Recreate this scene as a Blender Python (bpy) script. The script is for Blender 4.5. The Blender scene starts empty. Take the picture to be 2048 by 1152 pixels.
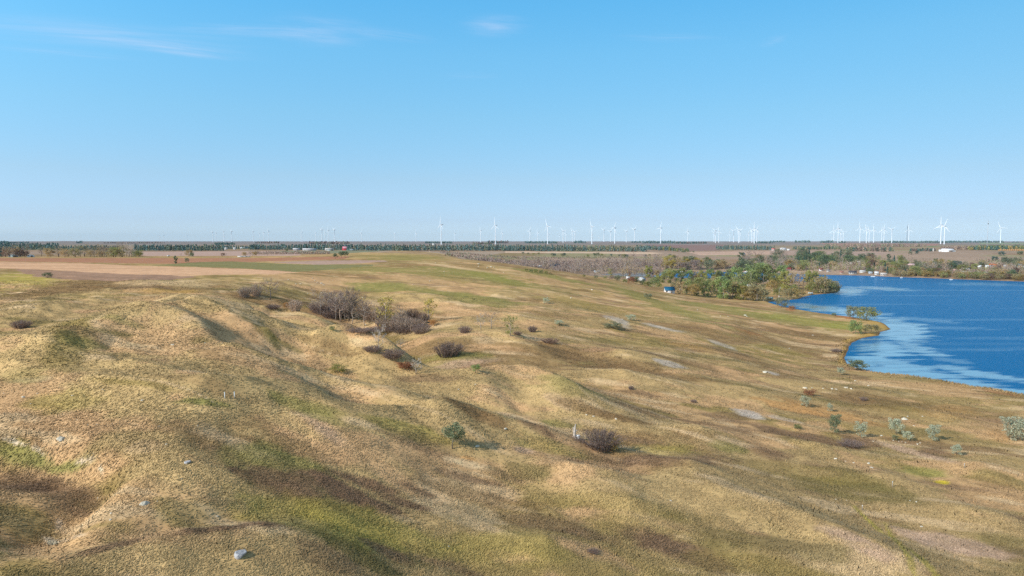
import bpy, math, random
import numpy as np
from mathutils import Vector, Matrix, Euler

random.seed(7)
RNG = np.random.default_rng(7)
scene = bpy.context.scene
COL = scene.collection

# ----------------------------------------------------------------- camera
W, H = 2048.0, 1152.0            # photograph's own pixels, used to read positions off it
F = 1365.3                       # 24 mm equivalent
CAMZ = 46.0                      # metres above the lake
Y0 = 482.5                       # eye level in the photograph
PITCH = math.atan((H / 2 - Y0) / F)
cam_d = bpy.data.cameras.new("camera")
cam = bpy.data.objects.new("camera", cam_d)
COL.objects.link(cam)
cam.location = (0, 0, CAMZ)
cam.rotation_euler = (math.pi / 2 - PITCH, 0, 0)
cam_d.sensor_width = 36.0
cam_d.lens = 24.0
cam_d.clip_start = 0.5
cam_d.clip_end = 60000
scene.camera = cam


def ray(px, py):
    """direction of a photograph point scaled so that y = 1: (u, slope)"""
    u = (px - W / 2) / F
    v = (H / 2 - py) / F
    cp, sp = math.cos(PITCH), math.sin(PITCH)
    dy = cp + v * sp
    return u / dy, (-sp + v * cp) / dy


def project(x, y, z):
    cp, sp = math.cos(PITCH), math.sin(PITCH)
    dz = z - CAMZ
    fw = y * cp - dz * sp
    up = y * sp + dz * cp
    return W / 2 + F * x / fw, H / 2 - F * up / fw


# ----------------------------------------------------------------- noise
def _hash(ix, iy, seed):
    h = (ix.astype(np.int64) * 374761393 + iy.astype(np.int64) * 668265263 + seed * 982451653) & 0xFFFFFFFF
    h = ((h ^ (h >> 13)) * 1274126177) & 0xFFFFFFFF
    h = h ^ (h >> 16)
    return (h & 0xFFFF).astype(np.float64) / 65535.0


def vnoise(x, y, seed=0):
    ix, iy = np.floor(x), np.floor(y)
    fx, fy = x - ix, y - iy
    fx = fx * fx * fx * (fx * (fx * 6 - 15) + 10)
    fy = fy * fy * fy * (fy * (fy * 6 - 15) + 10)
    a, b = _hash(ix, iy, seed), _hash(ix + 1, iy, seed)
    c, d = _hash(ix, iy + 1, seed), _hash(ix + 1, iy + 1, seed)
    return (a + (b - a) * fx) * (1 - fy) + (c + (d - c) * fx) * fy


def fbm(x, y, octaves=4, seed=0, gain=0.5):
    t, amp, tot = 0.0, 1.0, 0.0
    cs, sn = 0.8, 0.6
    for k in range(octaves):
        t = t + amp * vnoise(x, y, seed + k * 17)
        tot += amp
        amp *= gain
        x, y = (x * cs - y * sn) * 2.03 + 11.3, (x * sn + y * cs) * 2.03 - 7.1
    return t / tot * 2 - 1            # about -1 .. 1


def sstep(a, b, t):
    t = np.clip((t - a) / (b - a), 0, 1)
    return t * t * (3 - 2 * t)


# ----------------------------------------------------------------- the lie of the land
# points read off the photograph with the elevation (above the lake) guessed for them
CP = []
for py, row in {
    1150: [(-300, 19), (0, 18.5), (300, 17), (700, 14.6), (1024, 12), (1400, 10), (1800, 8), (2048, 7.5), (2350, 7)],
    1000: [(-300, 20), (0, 18.2), (300, 18.8), (600, 16.4), (900, 13), (1300, 9.5), (1700, 7), (2048, 5.5), (2350, 5)],
    880: [(-300, 21), (0, 20), (250, 20.6), (500, 19), (750, 15.2), (1000, 12.4), (1300, 9.5), (1600, 7), (1866, 5), (2048, 4), (2350, 3)],
    790: [(-300, 22), (0, 21.5), (250, 21.5), (450, 21), (650, 17), (900, 13), (1150, 10.5), (1400, 8), (1700, 4), (1950, 1.5)],
    730: [(-300, 23), (0, 22), (250, 22), (500, 19.5), (750, 15), (1000, 12.5), (1250, 10.5), (1500, 7), (1650, 3)],
    660: [(-300, 23), (0, 22), (200, 22), (430, 22.5), (600, 18.5), (760, 14), (900, 15), (1100, 14), (1300, 10), (1500, 6.5), (1650, 3)],
    600: [(-300, 25), (0, 24.5), (200, 24.5), (400, 24.5), (550, 22), (700, 18), (850, 18.5), (1000, 18.5), (1200, 15), (1350, 9), (1480, 5)],
    562: [(-300, 27), (0, 27), (250, 27), (450, 27), (600, 26.5), (800, 25), (950, 23), (1100, 20), (1250, 13)],
    530: [(-300, 27.5), (0, 28), (300, 28), (600, 28.5), (800, 29.2), (950, 27.5), (1045, 23.5)],
}.items():
    for px, z in row:
        u, s = ray(px, py)
        CP.append((u, (z - CAMZ) / s, z))
for px, py, z in ((1340, 585, 7), (1440, 603, 3), (1200, 554, 16.5), (960, 521, 29.5), (900, 508, 31.5), (830, 505, 32.6),
                  (760, 509, 31), (1050, 534, 24.5), (1120, 543, 20.5), (1270, 568, 12)):
    u, s = ray(px, py)
    CP.append((u, (z - CAMZ) / s, z))
for D, row in {
    30: [(-600, 18), (200, 15), (1024, 12), (1800, 9), (2600, 8)],
    760: [(930, 22), (1000, 12), (1100, 6), (1200, 4), (1320, 3)],
    930: [(-300, 28), (0, 28), (300, 28), (600, 28.5), (760, 31), (930, 18), (1050, 5), (1180, 2), (1400, 2), (1600, 2)],
    1200: [(-300, 29), (0, 29), (300, 29), (600, 29), (800, 25), (1000, 17), (1150, 14), (1300, 13), (1500, 11), (1700, 13), (1900, 18), (2048, 20), (2350, 20)],
    1450: [(-300, 30), (0, 30), (300, 30), (600, 30), (900, 27.5), (1100, 26), (1300, 25), (1500, 24), (1700, 24), (1900, 26), (2048, 26), (2350, 26)],
    2000: [(-300, 31), (200, 31), (700, 31), (1100, 30.5), (1500, 30), (1900, 30.5), (2350, 30)],
    3200: [(-300, 34), (400, 34), (1024, 33.5), (1600, 33.5), (2350, 34)],
    5000: [(-300, 38), (400, 38.3), (1024, 38.3), (1600, 38.3), (2350, 38)],
    8000: [(-300, 42), (1024, 42), (2350, 42)],
    14000: [(-300, 45.2), (1024, 45.2), (2350, 45.2)],
    950: [(2700, 3)], 620: [(2900, -1)], 1000: [(2100, 8)],
}.items():
    for px, z in row:
        CP.append(((px - W / 2) / F, D, z))
CP = np.array(CP)


def tps_fit(P, v, lam=3e-5):
    n = len(P)
    d = np.sqrt(((P[:, None] - P[None]) ** 2).sum(-1)) + 1e-9
    K = d ** 2 * np.log(d) + lam * n * np.eye(n)
    Q = np.hstack([np.ones((n, 1)), P])
    A = np.block([[K, Q], [Q.T, np.zeros((3, 3))]])
    return np.linalg.solve(A, np.concatenate([v, np.zeros(3)]))


LS = 0.55
P_ = np.stack([CP[:, 0], np.log(CP[:, 1]) * LS], 1)
COEF = tps_fit(P_, CP[:, 2])

UMAX, NU, YN, YF, NR = 1.22, 1440, 17.0, 13500.0, 1560
US = np.linspace(-UMAX, UMAX, NU)
LN = np.linspace(math.log(YN), math.log(YF), NR)
# coarse evaluation, then bilinear to the fine grid
cu, cl = np.linspace(-UMAX, UMAX, 161), np.linspace(math.log(YN), math.log(YF), 221)
CU, CL = np.meshgrid(cu, cl)
G = np.stack([CU.ravel(), CL.ravel() * LS], 1)
zc = np.zeros(len(G))
for i in range(len(P_)):
    d2 = ((G - P_[i]) ** 2).sum(1) + 1e-18
    zc += COEF[i] * d2 * 0.5 * np.log(d2)
zc += COEF[-3] + COEF[-2] * G[:, 0] + COEF[-1] * G[:, 1]
zc = zc.reshape(CU.shape)


def bil(grid, u0, u1, l0, l1, u, l):
    nr, nu = grid.shape
    a = np.clip((u - u0) / (u1 - u0) * (nu - 1), 0, nu - 1.001)
    b = np.clip((l - l0) / (l1 - l0) * (nr - 1), 0, nr - 1.001)
    i, j = np.floor(a).astype(int), np.floor(b).astype(int)
    fa, fb = a - i, b - j
    return (grid[j, i] * (1 - fa) + grid[j, i + 1] * fa) * (1 - fb) + (grid[j + 1, i] * (1 - fa) + grid[j + 1, i + 1] * fa) * fb


UU, LL = np.meshgrid(US, LN)
YY = np.exp(LL)
XX = UU * YY
ZZ = bil(zc, -UMAX, UMAX, LN[0], LN[-1], UU, LL)


def height(x, y):
    x, y = np.asarray(x, float), np.asarray(y, float)
    return bil(ZZ, -UMAX, UMAX, LN[0], LN[-1], x / y, np.log(y))


MARCH = np.exp(np.linspace(math.log(24.0), math.log(13000.0), 5000))


def locate(px, py, dz=0.0, ymin=0.0):
    """first point of the land (raised by dz) seen at a photograph point"""
    u, s = ray(px, py)
    m = MARCH[MARCH > ymin]
    hz = CAMZ + s * m - (height(u * m, m) + dz)
    k = np.nonzero(hz <= 0)[0]
    if len(k) == 0:
        y = (20 - CAMZ) / s if s < -1e-4 else 9000.0
        y = min(max(y, 50), 9000)
    else:
        k = k[0]
        if k == 0:
            y = m[0]
        else:
            t = hz[k - 1] / (hz[k - 1] - hz[k] + 1e-12)
            y = m[k - 1] + t * (m[k] - m[k - 1])
    return float(u * y), float(y)


# shoreline, clockwise, photograph points on the water plane
def water_pt(px, py):
    u, s = ray(px, py)
    y = -CAMZ / s
    return u * y, y


SHORE = [(2500, 905), (2300, 845), (2160, 812), (2048, 790), (1985, 778), (1930, 771), (1885, 762), (1820, 752), (1770, 748), (1735, 742),
         (1712, 737), (1694, 728), (1689, 716), (1693, 704), (1698, 694), (1705, 685), (1722, 677), (1742, 673), (1757, 671),
         (1758, 664), (1772, 661), (1781, 658), (1774, 652), (1763, 645), (1742, 640), (1700, 634), (1660, 629), (1630, 625), (1602, 620), (1575, 615),
         (1550, 609), (1534, 604), (1560, 601), (1596, 598), (1606, 594), (1622, 590), (1655, 587), (1674, 585), (1678, 578), (1670, 572),
         (1640, 566), (1590, 563), (1540, 560), (1490, 558), (1430, 557), (1370, 556), (1310, 554), (1262, 553), (1222, 551), (1200, 549),
         (1225, 546.5), (1290, 545), (1360, 544), (1430, 543.5), (1500, 544.5), (1545, 546), (1600, 548), (1660, 550), (1720, 551), (1780, 553.5), (1850, 556), (1930, 559),
         (2000, 561.5), (2048, 563), (2200, 568), (2500, 582)]
LAKE = np.array([water_pt(*p) for p in SHORE])


def poly_sd(poly, x, y):
    """signed distance, negative inside"""
    d2 = np.full(x.shape, 1e18)
    inside = np.zeros(x.shape, bool)
    n = len(poly)
    for i in range(n):
        ax, ay = poly[i]
        bx, by = poly[(i + 1) % n]
        ex, ey = bx - ax, by - ay
        t = np.clip(((x - ax) * ex + (y - ay) * ey) / (ex * ex + ey * ey + 1e-12), 0, 1)
        d2 = np.minimum(d2, (x - ax - t * ex) ** 2 + (y - ay - t * ey) ** 2)
        c = ((ay > y) != (by > y)) & (x < ex * (y - ay) / (ey if abs(ey) > 1e-12 else 1e-12) + ax)
        inside ^= c
    d = np.sqrt(d2)
    return np.where(inside, -d, d)


SD = np.full(XX.shape, 400.0)
near = (YY > 90) & (YY < 1700) & (XX > -60)
sdn = poly_sd(LAKE, XX[near], YY[near])
SD[near] = sdn + 1.6 * fbm(XX[near] / 11, YY[near] / 11, 3, 91) * np.clip(np.abs(sdn) / 6, 0.25, 1)
ZZ = np.where(SD < 400, np.maximum(ZZ, 1.0) * sstep(-2, 62, SD) + 0.5 * sstep(0, 3, SD) * sstep(60, 12, SD), ZZ)

# ridges, mounds and gullies: crest read off the photograph, height m, half width m (near side, far side)
RIDGES = [
    ([(-120, 1130), (120, 1112), (300, 1075), (450, 1055), (600, 1075), (730, 1120)], 1.1, 9, 6),
    ([(40, 762), (150, 776), (330, 800), (480, 806), (600, 826), (700, 872), (800, 908), (880, 928)], 1.5, 17, 8),
    ([(-60, 728), (60, 730), (200, 740), (330, 768), (420, 795), (520, 806)], 1.6, 9, 7),
    ([(340, 690), (470, 715), (560, 738), (640, 755), (720, 775), (800, 800), (880, 830), (970, 850)], 4.2, 17, 12),
    ([(340, 604), (480, 611), (573, 621), (604, 630), (643, 648), (680, 668)], 2.6, 12, 12),
    ([(400, 640), (470, 640), (527, 662), (565, 671), (620, 677), (659, 691), (700, 701), (760, 722), (800, 745)], 4.2, 12, 10),
    ([(360, 655), (420, 655), (470, 675), (537, 690), (588, 692), (635, 702), (705, 707), (752, 717), (790, 735), (830, 765)], 3.6, 11, 9),
    ([(-60, 730), (0, 716), (60, 703), (131, 686), (186, 669), (215, 662)], 3.0, 14, 13),
    ([(200, 690), (240, 680), (295, 665), (394, 642), (437, 632)], 3.8, 13, 12),
    ([(252, 662), (306, 632), (350, 604), (395, 590)], 3.0, 15, 14),
    ([(40, 736), (100, 724), (153, 710), (230, 698), (284, 691), (340, 689), (400, 702), (470, 724)], 2.4, 13, 11),
    ([(-30, 695), (30, 678), (80, 668), (130, 664)], 1.6, 13, 12),
    ([(-30, 640), (40, 622), (120, 606), (220, 597)], 2.0, 14, 14),
    ([(860, 772), (960, 754), (1040, 746), (1100, 760), (1150, 785), (1182, 815)], 4.6, 14, 10),
    ([(890, 690), (950, 672), (1000, 668), (1040, 684), (1080, 705)], 2.6, 14, 10),
    ([(770, 694), (840, 675), (920, 668)], 1.6, 8, 8),
    ([(720, 866), (790, 853), (860, 855), (920, 866)], 2.4, 8, 6),
    ([(920, 868), (1000, 869), (1090, 880), (1160, 902)], 2.2, 8, 6),
    ([(1060, 958), (1140, 949), (1220, 962), (1290, 986)], 2.2, 8, 6),
    ([(1330, 992), (1440, 990), (1560, 1020), (1680, 1065), (1790, 1112), (1850, 1152)], 1.6, 10, 7),
    ([(1190, 748), (1250, 748), (1330, 768)], 2.3, 12, 9),
    ([(780, 594), (840, 589), (880, 600), (930, 618)], 1.8, 14, 12),
    ([(1000, 620), (1060, 640), (1120, 668)], 1.6, 15, 14),
    ([(1300, 935), (1380, 938), (1470, 960)], 1.8, 8, 7),
    ([(1290, 870), (1400, 868), (1480, 885)], 1.8, 9, 7),
    ([(1180, 700), (1260, 706), (1340, 722)], 2.0, 13, 10),
    ([(1400, 760), (1490, 775), (1560, 795)], 1.6, 12, 10),
    ([(700, 513, 760), (780, 506, 800), (835, 504, 830), (890, 507, 800), (940, 517, 700)], 2.2, 70, 45),
    ([(860, 527), (930, 525), (990, 533), (1040, 545)], 1.5, 30, 22),
    ([(50, 483.0, 4600), (130, 482, 4500), (170, 484, 4600)], 8.0, 420, 300),
    ([(540, 485, 4200), (600, 484.5, 4200)], 4.0, 250, 250),
    ([(690, 486, 3600), (740, 485.5, 3600)], 3.0, 250, 250),
    ([(1190, 485, 4300), (1212, 483.2, 4300), (1235, 485, 4300)], 5.5, 110, 130),
    ([(1820, 505), (1900, 503), (2000, 502)], 1.5, 60, 60),
]
RIDGES += [
    ([(1560, 880), (1640, 890), (1720, 905)], 1.3, 8, 6), ([(1880, 930), (1960, 925), (2040, 940)], 1.4, 8, 7), ([(1180, 1010), (1260, 1015), (1330, 1040)], 1.5, 7, 6),
    ([(900, 800), (980, 805), (1050, 815)], 1.4, 9, 7), ([(640, 900), (720, 925), (800, 955)], 0.9, 8, 6), ([(1480, 690), (1560, 695), (1630, 705)], 1.4, 12, 10),
    ([(1350, 640), (1430, 650), (1500, 660)], 1.6, 16, 13), ([(1150, 640), (1230, 640), (1290, 655)], 1.6, 15, 12), ([(1700, 940), (1780, 950), (1850, 975)], 1.2, 8, 6),
    ([(1850, 1010), (1930, 1015), (2030, 1040)], 1.4, 7, 6), ([(1000, 1080), (1090, 1078), (1180, 1100)], 1.2, 7, 5), ([(1740, 815), (1830, 815), (1920, 835)], 1.4, 9, 8)]
GULLIES = [
    ([(-80, 925), (80, 928), (190, 945), (200, 965), (150, 1010), (110, 1050), (100, 1095)], -2.3, 6, 3.2),
    ([(170, 1120), (330, 1075), (450, 1050), (570, 1042)], -1.0, 4, 3),
    ([(560, 800), (640, 812), (720, 840), (800, 870), (860, 895)], -1.6, 7, 7),
    ([(600, 620), (700, 645), (770, 668), (795, 692), (820, 722), (880, 745)], -2.4, 14, 11),
    ([(480, 660), (560, 660), (640, 680), (740, 690)], -1.3, 9, 7),
    ([(500, 600), (560, 610), (640, 640), (720, 655)], -1.5, 12, 10),
]
base = ZZ.copy()
DEBUG = False
ADD = np.zeros(ZZ.shape)
for pts, h, w1, w2 in RIDGES + GULLIES:
    wp = []
    n = len(pts)
    for k, (px, py, *far) in enumerate(pts):
        taper = 1.0 if n < 3 else min(1.0, 0.35 + 0.65 * min(k, n - 1 - k) / 1.2)
        hh = h * taper
        if far:
            wp.append((ray(px, py)[0] * far[0], far[0], hh))
        else:
            wp.append((*locate(px, py, max(hh, -0.4)), hh))
    wp = np.array(wp)
    if DEBUG: print('RIDGE', pts[0], np.round(wp[:, 1]).astype(int).tolist())
    lo, hi = wp[:, 1].min() - 6 * max(w1, w2), wp[:, 1].max() + 6 * max(w1, w2)
    rows = np.nonzero((np.exp(LN) > lo) & (np.exp(LN) < hi))[0]
    if len(rows) == 0:
        continue
    r0, r1 = rows[0], rows[-1] + 1
    x, y = XX[r0:r1], YY[r0:r1]
    # round the polyline, then let every stretch of it raise its own bank and join them softly
    cr = [wp[0]]
    for k in range(n - 1):
        p0, p1, p2, p3 = wp[max(k - 1, 0)], wp[k], wp[k + 1], wp[min(k + 2, n - 1)]
        for t in (0.5, 1.0):
            cr.append(0.5 * (2 * p1 + (p2 - p0) * t + (2 * p0 - 5 * p1 + 4 * p2 - p3) * t * t + (3 * p1 - p0 - 3 * p2 + p3) * t ** 3))
    wob = 1 + 0.28 * fbm(x / (w1 * 2.2), y / (w1 * 2.2), 2, 40 + len(pts))
    tot = np.zeros(x.shape)
    for k in range(len(cr) - 1):
        ax, ay, ah = cr[k]
        bx, by, bh_ = cr[k + 1]
        ex, ey = bx - ax, by - ay
        t = np.clip(((x - ax) * ex + (y - ay) * ey) / (ex * ex + ey * ey + 1e-9), 0, 1)
        qx, qy = x - ax - t * ex, y - ay - t * ey
        d = np.sqrt(qx * qx + qy * qy) + 1e-6
        side = (ex * qy - ey * qx) / (math.hypot(ex, ey) * d)
        w = (w1 + (w2 - w1) * (0.5 + 0.5 * side)) * wob
        tot += (np.abs(ah + t * (bh_ - ah)) * np.exp(-np.power(d / (0.86 * w), 1.35 if h > 0 else 2.0))) ** 9
    ADD[r0:r1] += math.copysign(1.26, h) * tot ** (1 / 9)
shore_fade = sstep(2, 30, SD)
ZZ = base + ADD * shore_fade
# rolling ground: strong on the prairie slope, weak on the ploughed plain
plain = sstep(300, 420, YY) * (1 - sstep(-0.25, 0.1, UU)) + 0.0
amp = (1 - 0.85 * plain) * shore_fade * (1 - 0.6 * sstep(900, 1600, YY))
# knolls and creased swales running down towards the lake, then smaller hummocks
RX, RY = (XX * 0.78 - YY * 0.62), (XX * 0.62 + YY * 0.78)
WX, WY = RX + 7 * fbm(XX / 30, YY / 30, 2, 61), RY + 7 * fbm(XX / 30, YY / 30, 2, 62)
billow = np.abs(fbm(WX / 52, WY / 30, 3, 63, 0.42)) * 2.5 + np.abs(fbm(WX / 19, WY / 12.5, 2, 64)) * 1.0 + np.abs(fbm(WX / 9.5, WY / 5.5, 2, 65)) * 0.5
leftw = 0.7 + 0.3 * sstep(0.35, -0.1, UU)
BIL = (billow - 1.0) * sstep(620, 330, YY) * leftw * (0.45 + 0.55 * sstep(75, 130, YY)) * (0.45 + 0.25 * sstep(0.25, -0.1, UU))
ZZ = ZZ + amp * (0.5 * fbm(XX / 34, YY / 34, 3, 3) + BIL + 0.22 * fbm(XX / 8, YY / 8, 2, 5) * sstep(700, 300, YY)
                 + 0.10 * fbm(XX / 2.6, YY / 2.6, 2, 8) * sstep(400, 150, YY))
ZZ = ZZ + 1.8 * sstep(1500, 2600, YY) * fbm(XX / 600, YY / 900, 3, 21)
ZZ = np.where(SD < 0, np.maximum(-2.5, SD * 0.25), np.maximum(ZZ, 0.10 + 0.06 * np.minimum(SD, 10)))


# ----------------------------------------------------------------- ground colours
def lin(c):
    c = np.asarray(c, float) / 255.0
    return np.where(c <= 0.04045, c / 12.92, ((c + 0.055) / 1.055) ** 2.4)


GAIN = 1.5
CLS = {k: lin(v) * GAIN for k, v in dict(
    base=(164, 141, 98), tan=(188, 162, 112), straw=(198, 173, 134), pink=(178, 152, 128), pinktan=(184, 150, 110),
    brown=(126, 102, 70), purple=(122, 99, 76), green=(130, 126, 72), brightgreen=(136, 134, 70), yellowgreen=(160, 148, 74),
    olive=(140, 124, 70), darkolive=(104, 98, 56), sand=(204, 184, 156), orange=(184, 142, 90), rust=(158, 114, 76), grey=(186, 178, 168),
    yellow=(190, 172, 40), ochre=(168, 136, 70), reed=(170, 142, 82), far=(166, 146, 128), fargreen=(128, 132, 92)).items()}

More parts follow.
